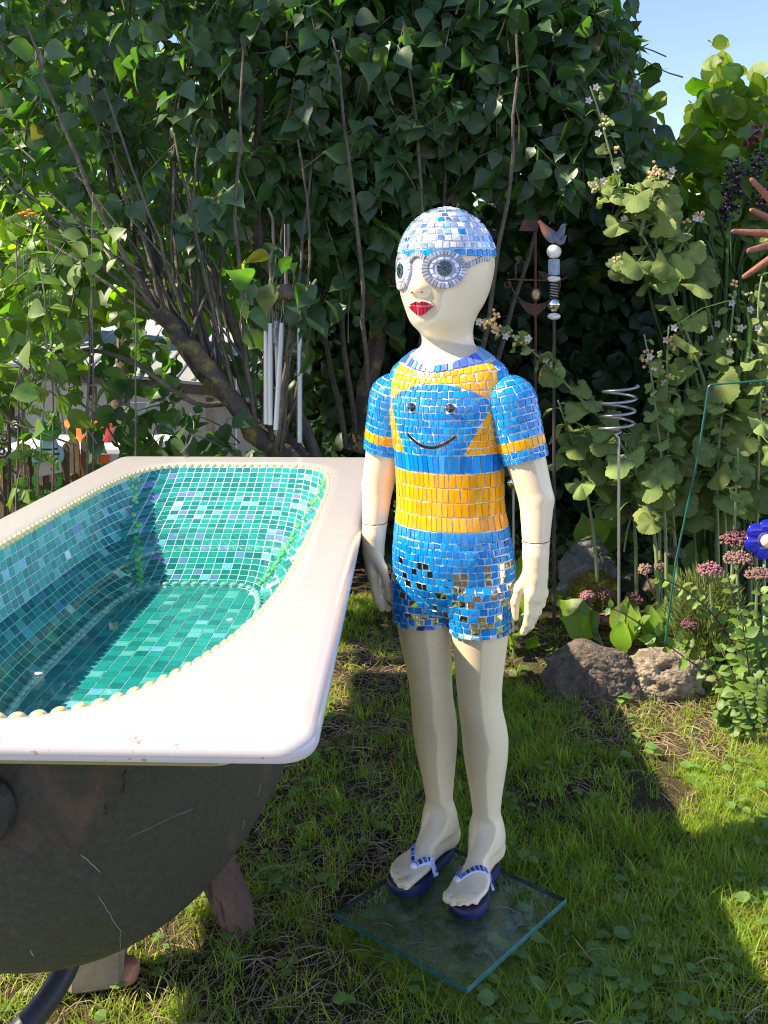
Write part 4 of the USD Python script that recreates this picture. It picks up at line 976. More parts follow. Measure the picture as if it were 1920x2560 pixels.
def scatter(B, n, xr, yr, Yr, dens, size, nl=(5, 9), up=(0, 0, 1), **kw):
    k = 0
    while k < n:
        x, y = rng.uniform(*xr), rng.uniform(*yr)
        if rng.random() > dens(x, y): k += .15; continue
        k += 1; c = at(x, y, rng.uniform(*Yr)); d = unit(np.array([rng.normal(0, .5), rng.normal(-.35, .3), rng.normal(.55, .35)]))
        B.twig(c, d, rng.integers(*nl), size, **kw)
scatter(B, 230, (-60, 830), (-150, 1080), (2.92, 3.12), d_left, .080)
scatter(B, 150, (-160, 830), (-420, 1080), (3.12, 3.7), d_left, .086)
scatter(B, 50, (-160, 300), (-450, 400), (3.0, 3.7), lambda x, y: .9, .09)
for (x, y, n_, s_) in ((560, 470, 8, .098), (545, 500, 7, .095), (520, 490, 6, .09), (580, 120, 8, .085), (480, 60, 7, .08), (455, 200, 8, .085), (520, 240, 6, .08), (200, 190, 6, .08), (100, 120, 6, .085), (560, 330, 7, .085), (350, 60, 6, .08)):
    B.twig(at(x, y, 2.86), np.array([.2, -.5, .6]), n_, s_, m=1)
for (x, y) in ((735, 690), (775, 705), (690, 640), (800, 740), (640, 700)): B.twig(at(x, y, 2.62), np.array([.2, -.4, .7]), 5, .085)
B.build(lil, ['lilac_leaf', 'lilac_leaf_pale', 'yellowing_leaf'])

lil2 = thing('lilac_bush', 'taller dense lilac bush with big drooping dark leaves behind the mannequin', 'bush', (0, 0, 0))
limb(lil2, [at(890, 1130, 3.3), at(915, 980, 3.3), at(945, 820, 3.25), at(985, 650, 3.2), at(1010, 300, 3.2), at(1050, -150, 3.1)], .040, .014, 'bark_lichen', 'trunk', 16, 10)
limb(lil2, [at(945, 830, 3.25), at(880, 500, 3.15), at(850, 100, 3.1)], .022, .008)
limb(lil2, [at(985, 650, 3.2), at(1120, 500, 3.15), at(1240, 380, 3.1), at(1330, 250, 3.05)], .018, .006)
for x0, x1 in ((840, 780), (900, 830), (1060, 1010), (1100, 1120), (1160, 1200), (1250, 1290), (1320, 1400), (790, 770)):
    Y = rng.uniform(2.85, 3.3); limb(lil2, [at(960 + (x0 - 960) * .55, 1120, 3.3), at(x0, 640, Y), at(x1, 80, Y)], .011, .004, 'bark', 'branch', 12, 6, .012)
B = Bush()
def edge_r(y): return np.interp(y, [-500, 0, 110, 250, 330, 480, 560], [1520, 1560, 1590, 1600, 1640, 1560, 1500])
def d_right(x, y):
    if x > edge_r(y): return 0
    if y > 780: return 0
    if x > 1230 and y > 440: return 0
    if x > 1000 and y > 480 + 90 * math.sin(x * .02): return .10
    if y > 620: return .40
    return .95
scatter(B, 480, (690, 1640), (-150, 780), (2.95, 3.18), d_right, .084)
scatter(B, 600, (690, 1660), (-400, 800), (3.18, 3.75), d_right, .094)
for (x, y, n_, s_) in ((880, 40, 7, .085), (820, 150, 7, .085), (930, 110, 7, .085), (770, 210, 6, .08), (900, 300, 6, .085), (1010, 60, 5, .085)):
    B.twig(at(x, y, 2.86), np.array([.2, -.5, .6]), n_, s_, m=1)
B.build(lil2, ['lilac_leaf', 'lilac_leaf_pale', 'yellowing_leaf'])

# ---------------------------------------------------------------- trees and hedges further back
def mass(name, label, cat, n, xr, yr, Yr, dens, T, size, matn, parts=0, trunk=None, group=None, face=(-.35, -.8, .5), m2=None, droop=.5):
    t = thing(name, label, cat, (0, 0, 0), group=group)
    pos = []
    while len(pos) < n:
        x = rng.uniform(*xr, 4000); y = rng.uniform(*yr, 4000); ok = rng.random(4000) < dens(x, y); Y = rng.uniform(*Yr, 4000)
        pos += [at(*q) for q in zip(x[ok], y[ok], Y[ok])]
    pos = np.array(pos[:n]); pos = pos[pos[:, 2] > gz(pos[:, 0], pos[:, 1]) + .01]; n = len(pos)
    al = unit(rn(n, .6) + [0, -.2, -droop]); no = unit(np.array(face) + rn(n, .55)); s = size * rng.uniform(.6, 1.2, n)
    if trunk:
        for tr in trunk: limb(t, tr[0], tr[1], tr[2], 'bark', 'trunk' if tr is trunk[0] else 'branch')
    px = pos[:, 0] / pos[:, 1] * F_PX + 960; py = HORIZON - (pos[:, 2] - EYE) / pos[:, 1] * F_PX
    sc = np.where((px > 0) & (px < 1920) & (py > 0) & (py < 1500), s / pos[:, 1] - pos[:, 1] * .02, -9); order = np.argsort(sc)[::-1]
    for i in order[:parts]:
        if sc[i] > -5: obj('leaf', put(T, pos[i], al[i], no[i], s[i]), m2 if m2 and rng.random() < .3 else matn, t, smooth=True)
    r = order[parts:]; obj('foliage', put(T, pos[r], al[r], no[r], s[r]), matn, t, smooth=True, kind='stuff')
    return t
win = lambda x, y: ~((x > 90) & (x < 720) & (y > 790))
mass('garden_tree', 'bright yellow-green tree seen through the stems of the left lilac', 'tree', 5200, (-330, 1150), (-420, 830), (4.7, 5.3), lambda x, y: win(x, y) * (.35 + .65 * (meshkit.noise(np.stack([x * .012, y * .012, 0 * x], -1), 4) > .42)), LOWLEAF, .13, 'back_leaf', 0, [([at(300, 1050, 5.6), at(330, 700, 5.6), at(420, 100, 5.4)], .06, .02)])
mass('garden_tree', 'further pale green tree filling the gaps behind the left lilac', 'tree', 3800, (-400, 1150), (-420, 800), (6.3, 7.0), lambda x, y: win(x, y) * 1.0, LOWLEAF, .19, 'back_leaf', 0, [([at(500, 1000, 6.8), at(520, 500, 6.8), at(560, 0, 6.6)], .07, .02)])
mass('ivy_hedge', 'dark ivy covered hedge behind the garden stakes', 'hedge', 15000, (640, 2700), (420, 1420), (3.75, 4.5), lambda x, y: (y > np.interp(x, [640, 1000, 1500, 1700, 1900, 2700], [560, 520, 470, 560, 560, 500])) * 1.0, LOWLEAF, .100, 'ivy_leaf', 300, [([at(1150, 1300, 4.2), at(1180, 900, 4.2), at(1200, 560, 4.2)], .04, .02)])
mass('ivy_hedge', 'low dark undergrowth behind the far end of the tub', 'hedge', 2500, (740, 1300), (700, 1300), (3.5, 4.0), lambda x, y: 1.0 + 0 * x, LOWLEAF, .075, 'ivy_leaf', 0)
haz_top = lambda x: np.interp(x, [1380, 1500, 1590, 1640, 1700, 1730, 1790, 1830, 1880, 1960, 2100, 2600], [250, 170, 110, 250, 300, 190, 80, 140, 170, 120, 150, 100])
mass('hazel_bush', 'tall yellow-green hazel bush with round leaves against the blue sky', 'bush', 2600, (1380, 2300), (60, 700), (3.8, 4.5), lambda x, y: (y > haz_top(x)) * np.clip(.10 + (y - haz_top(x)) / 230, 0, 1) * (.25 + .75 * (meshkit.noise(np.stack([x * .02, y * .02, 0 * x], -1), 9) > .38)), ROUND, .100, 'hazel_leaf', 200, [([at(1760, 1150, 4.2), at(1780, 600, 4.2), at(1790, 150, 4.1)], .02, .005), ([at(1700, 1150, 4.2), at(1660, 600, 4.2), at(1640, 320, 4.1)], .02, .005)], m2='back_leaf', face=(-.5, -.7, .4))
eld = mass('elder_bush', 'elder bush with long leaves and dark berry clusters at the right edge', 'bush', 700, (1740, 2300), (300, 900), (3.1, 3.5), lambda x, y: (y > np.interp(x, [1740, 1800, 1900, 2300], [520, 400, 300, 260])) * .8, OVAL, .11, 'herb_leaf', 150, [([at(1900, 1200, 3.3), at(1890, 700, 3.3), at(1880, 350, 3.3)], .015, .005)])
mat('elderberry', (.012, .006, .012), .25)
for x, y in ((1835, 440), (1830, 500), (1900, 410), (1815, 530), (1905, 500)):
    c = at(x, y, 3.02); obj('berry_cluster', [ball(.0065, c + rng.normal(0, 1, 3) * [.016, .014, .03], 1) for _ in range(45)], 'elderberry', eld, kind='stuff')
mat('red_leaf', (.22, .045, .05), .5, trans=.3)
for x, y in ((1900, 330), (1870, 345)): obj('reddish_leaf', put(OVAL, [at(x + rng.normal(0, 10), y + rng.normal(0, 10), 3.1) for _ in range(7)], rn(7), rn(7) + [0, -1, 0], .035), 'red_leaf', eld, kind='stuff')

shade = thing('garden_tree', 'tall leafy tree standing left of the lilacs and shading them', 'tree', (0, 0, 0))
limb(shade, [(-2.35, 2.75, -.05), (-2.3, 2.7, 1.4), (-2.2, 2.55, 2.8), (-2.1, 2.45, 4.2)], .07, .02, 'bark', 'trunk')
n = 3200; P = np.c_[rng.uniform(-2.7, -1.45, n), rng.uniform(2.22, 3.2, n), rng.uniform(3.0, 5.0, n)]; P = P[meshkit.noise(P * 2.6, 12) > .63]; n = len(P)
obj('foliage', put(LOWLEAF, P, rn(n) + [0, 0, -.6], rn(n) + [-.3, -.3, .6], rng.uniform(.08, .15, n)), 'back_leaf', shade, smooth=True, kind='stuff')
# sunlit climber at the left edge
cl = thing('climbing_vine', 'sunlit vine with broad pale leaves and thin stems at the left edge', 'vine', (0, 0, 0))
for x0, x1, y1 in ((200, 232, 480), (225, 228, 700), (130, 120, 560), (60, 40, 600), (330, 335, 700), (20, 60, 640), (-60, -20, 560)):
    limb(cl, [np.array([*at(x0, 1200, 2.75)[:2], -.02]), at((x0 + x1) / 2 + 6, 1000, 2.72), at(x1, y1, 2.7)], .005, .002, 'twig', 'stem', 10, 5, .006)
B = Bush()
scatter(B, 48, (-150, 235), (560, 1330), (2.56, 2.9), lambda x, y: .75 if y < 1020 else (.02 if x > 15 else .3), .085, (4, 8), T=OVAL, face=(-.55, -.55, .6), droop=.5, m=0)
scatter(B, 40, (-200, 100), (480, 1330), (2.6, 3.4), lambda x, y: .8 if x < -10 or y < 1000 else .0, .085, (4, 8), T=OVAL, face=(-.55, -.55, .6), droop=.5, m=1)
scatter(B, 12, (230, 640), (1000, 1130), (2.7, 2.95), lambda x, y: .8, .085, (4, 7), m=2)
B.build(cl, ['herb_leaf', 'fresh_leaf', 'lilac_leaf'], 220)
tan = thing('tansy_plant', 'tall thin tansy with feathery leaves and small orange flower heads', 'plant', (0, 0, 0))
P = limb(tan, [np.array([*at(118, 1235, 2.62)[:2], 0]), at(112, 1000, 2.62), at(112, 760, 2.62), at(70, 545, 2.62)], .004, .0022, 'green_stem', 'stem', 24, 6, .002)
mat('orange_bloom', (.62, .20, .01), .6)
for dx, dy in ((0, 0), (12, -6), (22, 2), (6, 8), (-10, 3), (30, 8)): obj('flower_head', ball(.0085, at(62 + dx, 532 + dy, 2.62), 2, (1, 1, .6)), 'orange_bloom', tan, smooth=True)
for k in range(8, 24):
    for s in (-1, 1):
        d = unit(np.array([s, -.3, .25 + rng.normal(0, .3)])); q = P[k] + d * np.linspace(.008, .055, 9)[:, None] + np.array([0, 0, -1]) * (np.linspace(0, 1, 9) ** 2 * .03)[:, None]
        al = np.vstack([unit(d * .5 + np.array([0, 0, 1.0])), unit(d * .5 - np.array([0, 0, 1.0]))]).repeat(9, 0) + rn(18, .1)
        if k % 2: obj('feathery_leaf', [tube(q, .0009, 3), put(OVAL, np.vstack([q, q]), al, np.tile([0, -1, .3], (18, 1)) + rn(18, .3), .015)], 'herb_leaf', tan)
# ---------------------------------------------------------------- things beyond the hedge on the left
mat('plaster', (.62, .58, .52), .85, color2=(.55, .51, .46), nscale=3, bump=.2, bscale=60)
mat('terracotta', (.36, .20, .13), .75, color2=(.30, .18, .13), nscale=12, var=.2, island=True); mat('metal_sheet', (.40, .40, .40), .45, metal=.2, color2=(.45, .47, .5), nscale=4)
mat('grey_wood', (.17, .15, .13), .8, color2=(.11, .095, .08), nscale=30, bump=.4); mat('dark_frame', (.012, .014, .02), .4); mat('blue_panel', (.20, .24, .30), .3); mat('white_paint', (.75, .75, .74), .4)
bld = thing('garden_house', 'low pale plaster garden house with terracotta eave seen between the lilac stems', 'house', (-2.9, 8.0, -.27))
obj('wall', bx(3.6, .2, 1.05, (0, .1, .525)), 'plaster', bld)
for k in range(3, 10): obj('roof_tile', [loft([np.array([[-1.85 + k * .17 + .08 * math.cos(a), y, 1.06 + z + .045 * math.sin(a)] for a in np.linspace(0, PI, 6)]) for y, z in ((-.25, 0), (1.6, .55))], closed=False)], 'terracotta', bld, smooth=True)
obj('roof', bx(3.8, 1.9, .03, (0, .65, 1.30), RX(.29)), 'metal_sheet', bld)
for wx in (.42, -.55):
    w = obj('window', bx(.34, .06, .50, (wx, -.02, .62)), 'dark_frame', bld); obj('pane', bx(.26, .012, .42, (wx, -.058, .62)), 'white_paint', w)
    for q in (-.10, .0, .10): obj('blind_slat', bx(.25, .012, .09, (wx, -.072, .62 + q)), 'white_paint', w)
sh = thing('garden_shed', 'open garden shed with sloping pale metal roof and grey wooden beam', 'shed', (-1.75, 5.9, -.25))
obj('roof', [bx(1.35, 1.0, .02, (0, .4, 1.0), RY(.10) @ RX(.22))], 'metal_sheet', sh)
for k in range(12): obj('roof_rib', tube([(-.64 + k * .115, -.08, .905 - (-.64 + k * .115) * .1), (-.64 + k * .115, .88, 1.12 - (-.64 + k * .115) * .1)], .012, 6), 'metal_sheet', sh)
obj('beam', bx(1.38, .05, .07, (0, -.05, .84), RY(.10)), 'grey_wood', sh)
for q in (-.62, -.15, .30, .62): obj('post', bx(.05, .05, .88, (q, -.04, .40)), 'grey_wood', sh)
obj('back_wall', bx(1.3, .05, .80, (0, .8, .40)), 'plaster', sh); obj('front_panel', bx(.72, .03, .42, (-.02, .02, .21)), 'plaster', sh); obj('window_panel', bx(.20, .03, .14, (.20, -.07, .64)), 'blue_panel', sh)
mat('orange_plastic', (.75, .16, .02), .35); mat('red_plastic', (.6, .03, .06), .35)
t = thing('plastic_tub', 'orange plastic tub standing beyond the picket fence', 'tub', (*at(228, 1080, 4.6)[:2], 0)); obj('tub_body', lathe([(.05, .0), (.09, .36), (.115, .46), (.125, .47), (.125, .50), (.11, .50), (.08, .1), (0, .1)], 20), 'orange_plastic', t, smooth=40); obj('rim_band', lathe([(.11, .47), (.135, .475), (.135, .495), (.11, .50)], 20), 'orange_plastic', t, smooth=40)
c = at(264, 1079, 4.5); t = thing('toy_bucket', 'small red plastic bucket beside the orange tub', 'bucket', c - [0, 0, .03]); obj('pail', lathe([(.02, -.02), (.03, .05), (.034, .055), (.026, .05), (.0, .0)], 16), 'red_plastic', t, smooth=40); obj('handle', tube([(.03 * math.cos(a), 0, .05 + .03 * math.sin(a)) for a in np.linspace(0, PI, 9)], .003, 5), 'red_plastic', t)
tb = thing('garden_table', 'white garden table beyond the picket fence', 'table', (*at(230, 1100, 4.55)[:2], 0)); zt = at(230, 1093, 4.5)[2] - .04
obj('table_top', bx(.75, .5, .03, (0, 0, zt), None, .005), 'white_paint', tb)
for a in (-1, 1):
    for b in (-1, 1): obj('leg', bx(.04, .04, zt + .1, (a * .33, b * .2, zt / 2 - .06)), 'white_paint', tb)

# picket fence
mat('picket_wood', (.22, .155, .10), .8, color2=(.14, .10, .07), nscale=16, bump=.4, bscale=50)
fn = thing('picket_fence', 'weathered low picket fence with leaning brown pickets left of the tub', 'fence', (0, 0, 0))
tops = []
for k in range(19):
    t = k / 18; x = -40 + 292 * t; Y = 2.95 + .55 * t; b = at(x, 1240, Y); tp = at(x - 9 + rng.normal(0, 5), 1150 - 62 * t + rng.normal(0, 7), Y + rng.normal(0, .02)); b = np.array([b[0], b[1], gz(b[0], b[1]) - .03])
    d = unit(tp - b); L = np.linalg.norm(tp - b); w, th = .013, .007; s = unit(np.cross(d, [0, 1, 0])); q = np.cross(s, d)
    ring = lambda c, k_: np.array([c + s * w * k_ + q * th, c - s * w * k_ + q * th, c - s * w * k_ - q * th, c + s * w * k_ - q * th])
    obj('picket', loft([ring(b, 1), ring(b + d * (L - .02), 1), ring(tp, .15)], cap0=True, cap1=True), 'picket_wood', fn); tops.append((b, tp))
for h in (.30, .78):
    obj('rail', tube([a + (b - a) * h + [0, .014, 0] for a, b in tops], .011, 5), 'picket_wood', fn)
# frog with sign
mat('frog_green', (.06, .34, .035), .35); mat('stripe_dark', (.02, .05, .05), .6); mat('stripe_light', (.45, .62, .62), .6); mat('sign_cream', (.55, .48, .38), .7, color2=(.42, .34, .26), nscale=40); mat('heart_red', (.20, .03, .02), .6)
fo = at(124, 1125, 2.90); fr = thing('frog_ornament', 'green garden frog ornament in striped shirt sitting on the fence', 'ornament', fo, 8)
obj('head', [ball(.040, (-.004, 0, .058), 2, (1.05, .85, .52)), ball(.034, (-.006, -.010, .045), 2, (1.1, .9, .4))], 'frog_green', fr, smooth=True)
for s in (-1, 1):
    e = obj('eye', ball(.0115, (s * .018, -.012, .084), 2), 'frog_green', fr, smooth=True); obj('pupil', ball(.005, (s * .018, -.022, .086), 1), 'stripe_dark', e)
body = lathe([(.012, -.075), (.030, -.070), (.036, -.04), (.032, .0), (.022, .03), (.012, .04)], 18)
obj('shirt', body, 'stripe_light', fr, smooth=True)
for z in (-.058, -.042, -.026, -.010, .006): obj('stripe', lathe([(.0, z - .003), (np.interp(z, [-.07, -.04, 0, .03], [.0305, .0368, .0328, .0228]) + .0006, z - .003), (np.interp(z, [-.07, -.04, 0, .03], [.0305, .0368, .0328, .0228]) + .0006, z + .003), (0, z + .003)], 18), 'stripe_dark', fr)
for s in (-1, 1):
    obj('arm', tube(spline([(s * .030, -.005, .01), (s * .042, -.02, -.018), (s * .034, -.038, -.036)], 8), .008, 8), 'stripe_light', fr, smooth=True); obj('hand', ball(.009, (s * .034, -.042, -.040), 2), 'frog_green', fr, smooth=True)
    obj('leg', tube(spline([(s * .02, -.01, -.068), (s * .038, -.03, -.085), (s * .03, -.02, -.115)], 8), .009, 8), 'frog_green', fr, smooth=True); obj('foot', ball(.014, (s * .032, -.030, -.118), 2, (.8, 1.2, .35)), 'frog_green', fr, smooth=True)
sg = thing('wooden_sign', 'small cream sign board with dark red hearts held by the frog ornament', 'sign', fo + [.022, -.058, -.048]); Rs = RY(-.20)
obj('board', bx(.076, .006, .040, (0, 0, 0), Rs, .001), 'sign_cream', sg)
heart = Polygon([(16 * math.sin(t) ** 3, 13 * math.cos(t) - 5 * math.cos(2 * t) - 2 * math.cos(3 * t) - math.cos(4 * t)) for t in np.linspace(0, 2 * PI, 28)[:-1]])
for x, z, s_ in ((.022, .007, .00042), (.008, -.005, .0003)):
    hm_ = trimesh.creation.extrude_polygon(heart, 1.6, engine='earcut'); v = np.array(hm_.vertices) * [s_, s_, .0008]; v = np.c_[v[:, 0] + x, -v[:, 2] - .0032, v[:, 1] + z] @ Rs.T; obj('heart', (v, np.array(hm_.faces)), 'heart_red', sg)
# iron scroll
mat('rusty_red_iron', (.16, .06, .04), .75, color2=(.26, .10, .06), nscale=30, bump=.6, bscale=140); mat('rusty_iron', (.055, .030, .024), .8, color2=(.115, .050, .032), nscale=30, bump=.6, bscale=140, metal=.2)
sc = thing('iron_scroll', 'dark curled wrought iron trellis at the left edge before the fence', 'trellis', (0, 0, 0)); mat('wrought_iron', (.035, .022, .02), .55)
obj('upright', tube([at(22, 1060, 2.75), at(24, 1150, 2.75), np.array([*at(18, 1240, 2.75)[:2], -.02])], .005, 6), 'wrought_iron', sc)
for cx_, cy_, r_, dr in ((8, 1095, 18, 1), (38, 1072, 14, -1), (4, 1130, 16, 1), (40, 1068, 10, 1)):
    obj('scroll', tube([at(cx_ + dr * r_ * (1 - t * .75) * math.cos(t * 9), cy_ + r_ * (1 - t * .75) * math.sin(t * 9), 2.75) for t in np.linspace(0, 1, 40)], .0032, 6), 'wrought_iron', sc, smooth=True)
# chain
ch = thing('hanging_chain', 'dark iron chain hanging from a lilac branch', 'chain', at(228, 812, 2.83))
tor = trimesh.creation.torus(.0095, .0025, 10, 6)
for k in range(14):
    v = np.array(tor.vertices) * [.75, 1.25, 1.0]; v = (RX(PI / 2) @ v.T).T; v = v if k % 2 else (RZ(PI / 2) @ v.T).T; obj('link', (v + [0, 0, -.010 - k * .0165], np.array(tor.faces)), 'wrought_iron', ch, smooth=True)

# ---------------------------------------------------------------- wind chime
mat('driftwood', (.13, .085, .055), .8, color2=(.085, .055, .038), nscale=30, bump=.6, bscale=40); mat('aluminium', (.40, .42, .45), .36, metal=.85); mat('cord', (.35, .33, .30), .7)
wc = thing('wind_chime', 'wind chime of silver tubes hanging from a piece of driftwood in the lilac', 'wind chime', at(705, 740, 2.66)); o = at(705, 740, 2.66)
L = lambda x, y, d=0: at(x, y, 2.66 + d) - o
dw = spline([L(652, 752), L(680, 742), L(715, 728), L(750, 738), L(775, 730)], 20); v, f = tube(dw, .014 + .008 * np.sin(np.linspace(0.3, 2.9, 20)) + rng.normal(0, .002, 20), 12); v = v + rng.normal(0, .0012, v.shape); obj('driftwood', (v, f), 'driftwood', wc, smooth=True)
obj('hanger_cord', tube([L(712, 728), L(712, 560)], .0010, 4), 'cord', wc)
for x0, y0, x1, y1, d in ((666, 827, 666, 1060, .005), (676, 808, 676, 1062, -.01), (705, 807, 690, 1074, -.014), (749, 819, 749, 1106, .0), (692, 802, 697, 1000, .03), (687, 820, 687, 858, .02)):
    a, b = L(x0, y0, d), L(x1, y1, d); r = .0083; t = unit(b - a)
    tb_ = obj('chime_tube', loft([np.array([c + q * (np.array([1, 0, 0]) * math.cos(w) + np.array([0, 1, 0]) * math.sin(w)) for w in np.arange(16) / 16 * 2 * PI]) for c, q in ((a + t * .01, r * .8), (a, r * .8), (a, r), (b, r), (b, r * .8), (b - t * .01, r * .8))]), 'aluminium', wc, smooth=40)
    for q in (-.006, .006): obj('cord', tube([a + [q, 0, .006 * 0 - .012], L(x0 + 3, y0 - 60, d)], .0007, 3), 'cord', tb_)

# ---------------------------------------------------------------- garden stakes
mat('steel', (.42, .42, .43), .35, metal=.8, color2=(.35, .34, .34), nscale=20); mat('ceramic_white', (.68, .64, .55), .4, color2=(.52, .45, .34), nscale=25, lo=.55, hi=.75); mat('ceramic_blue', (.30, .36, .42), .5, color2=(.20, .25, .31), nscale=35, bump=.8, bscale=70)
mat('silver_ball', (.75, .74, .70), .06, metal=1, bump=.1, bscale=40); mat('bird_clay', (.10, .115, .15), .5, color2=(.30, .10, .05), nscale=14, lo=.42, hi=.54, bump=.3, bscale=60)
YB = 2.85; o = at(1385, 800, YB)
bs = thing('bird_stake', 'garden stake threaded with white and silver beads, topped by two clay birds', 'garden stake', (o[0], o[1], 0)); zz = lambda y: at(1385, y, YB)[2]; pxm = YB / F_PX
obj('rod', tube([(0, 0, -.05), (0, 0, zz(610))], .0055, 8), 'wrought_iron', bs, smooth=True)
def lz(prof, y): return moved(lathe(prof, 24), (0, 0, zz(y)))
sp = lambda r, h, n=10, rib=0: [(r * math.sin(t) * (1 + rib * (k % 2)), -h * math.cos(t)) for k, t in enumerate(np.linspace(0.02, PI - .02, n))]
obj('ribbed_ball', lz(sp(18.5 * pxm, 18 * pxm, 26, -.035), 629), 'ceramic_white', bs, smooth=50)
obj('carved_cylinder', lz([(0, -20 * pxm), (13.2 * pxm, -20 * pxm), (14.5 * pxm, -17 * pxm), (15 * pxm, 0), (14.5 * pxm, 17 * pxm), (13.2 * pxm, 20 * pxm), (0, 20 * pxm)], 668), 'ceramic_blue', bs, smooth=40)
obj('flat_bead', lz(sp(16.5 * pxm, 9 * pxm), 697), 'ceramic_white', bs, smooth=True); obj('flat_bead', lz(sp(16.5 * pxm, 9 * pxm), 791), 'ceramic_white', bs, smooth=True); obj('silver_ball', lz(sp(17.5 * pxm, 17.5 * pxm, 16), 762), 'silver_ball', bs, smooth=True)
obj('spring', tube([(11 * pxm * math.cos(t), 11 * pxm * math.sin(t), zz(707) + (zz(744) - zz(707)) * t / 34) for t in np.linspace(0, 34, 140)], .0018, 5), 'steel', bs, smooth=True)
def bird(sc, loc, parent):
    P = spline([(-1.0, 0, 1.05), (-.62, 0, .55), (-.25, 0, .10), (.15, 0, -.12), (.50, 0, .15), (.68, 0, .60), (.80, 0, .82)], 26) * sc; r = np.interp(np.linspace(0, 1, 26), [0, .08, .25, .45, .62, .78, .92, 1], [.13, .16, .30, .44, .42, .27, .20, .08]) * sc
    obj('bird', moved(tube(P, r, 14), loc), 'bird_clay', parent, smooth=True); b = P[-1] + np.asarray(loc)
    obj('beak', loft([np.array([b + np.array([0, math.cos(a), math.sin(a)]) * .05 * sc for a in np.arange(6) / 6 * 2 * PI]), np.array([b + np.array([.22 * sc, 0, -.03 * sc])] * 6)], cap0=True), 'bird_clay', parent)
bird(36 * pxm, (0 - 2 * pxm, 0, zz(590)), bs); bird(17 * pxm, (12 * pxm, -.02, zz(605)), bs)
# second stake of beads half hidden by the arm
s2 = thing('bead_stake', 'short stake of silver and shell beads mostly hidden behind the mannequin arm', 'garden stake', at(1283, 1210, 2.75) * [1, 1, 0]); zz2 = lambda y: at(1283, y, 2.75)[2]
obj('rod', tube([(0, 0, -.05), (0, 0, zz2(1120))], .004, 6), 'steel', s2)
obj('cap_bead', moved(lathe([(0, -.012), (.016, -.012), (.018, 0), (.015, .014), (0, .014)], 16), (-.012, 0, zz2(1128))), 'ceramic_white', s2, smooth=40); obj('shell_bead', moved(lathe(sp(.016, .012), 16), (0, 0, zz2(1175))), 'driftwood', s2, smooth=True); obj('silver_ball', moved(lathe(sp(.019, .019, 14), 18), (0, 0, zz2(1208))), 'silver_ball', s2, smooth=True)
# ship ornament
YS = 2.92; sp_ = thing('ship_stake', 'rusty wire sailing ship ornament on a thin rod beside the bird stake', 'garden ornament', at(1339, 700, YS) * [1, 1, 0]); b0 = at(1339, 700, YS) * [1, 1, 0]; A = lambda x, y: at(x, y, YS) - b0
obj('rod', tube([(0, 0, -.05), A(1339, 545)], .0042, 7), 'rusty_iron', sp_)
flat = lambda pts, th=.003: loft([np.array([A(*p) + [0, s, 0] for p in pts]) for s in (-th, th)], cap0=True, cap1=True)
obj('flag', flat([(1297, 577), (1308, 549), (1338, 552), (1338, 578)]), 'rusty_iron', sp_); obj('deck_wire', tube([A(1268, 698), A(1400, 702), A(1418, 692)], .0028, 5), 'rusty_iron', sp_)
obj('hull_wire', tube([A(*p) for p in spline([(1274, 700), (1282, 725), (1305, 752), (1340, 762), (1372, 754), (1392, 735), (1400, 702)], 24)], .0028, 5), 'rusty_iron', sp_); obj('mast_wire', tube([A(1289, 697), A(1290, 660), A(1311, 653), A(1308, 697)], .0028, 5), 'rusty_iron', sp_)
obj('curl', tube([A(1268 + 6 * math.cos(t), 712 + 7 * math.sin(t)) for t in np.linspace(-1.5, 4, 16)], .0028, 5), 'rusty_iron', sp_); obj('sail', flat([(1344, 676), (1375, 684), (1372, 702), (1360, 700)]), 'rusty_iron', sp_); obj('keel_plate', flat([(1294, 751), (1318, 760), (1338, 764), (1372, 757), (1362, 772), (1338, 792), (1318, 782)]), 'rusty_iron', sp_)
mat('amber_glass', (.40, .27, .10), .2, coat=.5); obj('medallion', moved(ball(1.0, (0, 0, 0), 2, (9.5 * YS / F_PX, .008, 13 * YS / F_PX)), A(1339, 736) + [0, -.008, 0]), 'amber_glass', sp_, smooth=True); obj('medallion_ring', tube([A(1339 + 11 * math.cos(t), 736 + 15 * math.sin(t)) + [0, -.008, 0] for t in np.linspace(0, 2 * PI, 24)], .0028, 5), 'rusty_iron', sp_)
# spiral plant support
YC = 2.72; o = onz(1547, 1640, .04); YC = o[1]
co = thing('spiral_support', 'grey steel spiral plant support standing behind the stones', 'plant support', (o[0], o[1], 0)); pm_ = YC / F_PX; C = lambda x, y: at(x, y, YC) * [1, 0, 1] - np.array([o[0], 0, 0])
h0, h1 = C(1544, 1085)[2], C(1544, 965)[2]; t = np.linspace(0, 1, 160); ang = 2 * PI * 3.9 * t + .3; rad = 41 * pm_ * np.minimum(1, t * 30)
pts = np.stack([rad * np.cos(ang) + (t * 3 - 2) * pm_ * 4, rad * np.sin(ang), h0 + (h1 - h0) * t], 1)
obj('spiral_rod', tube(np.vstack([[(0, 0, -.08), (0, 0, .2), (0, 0, h0 - .04), (0, 0, h0 - .015)], pts]), .0042, 8), 'steel', co, smooth=True); obj('end_knob', ball(.006, pts[-1], 2), 'steel', co, smooth=True)
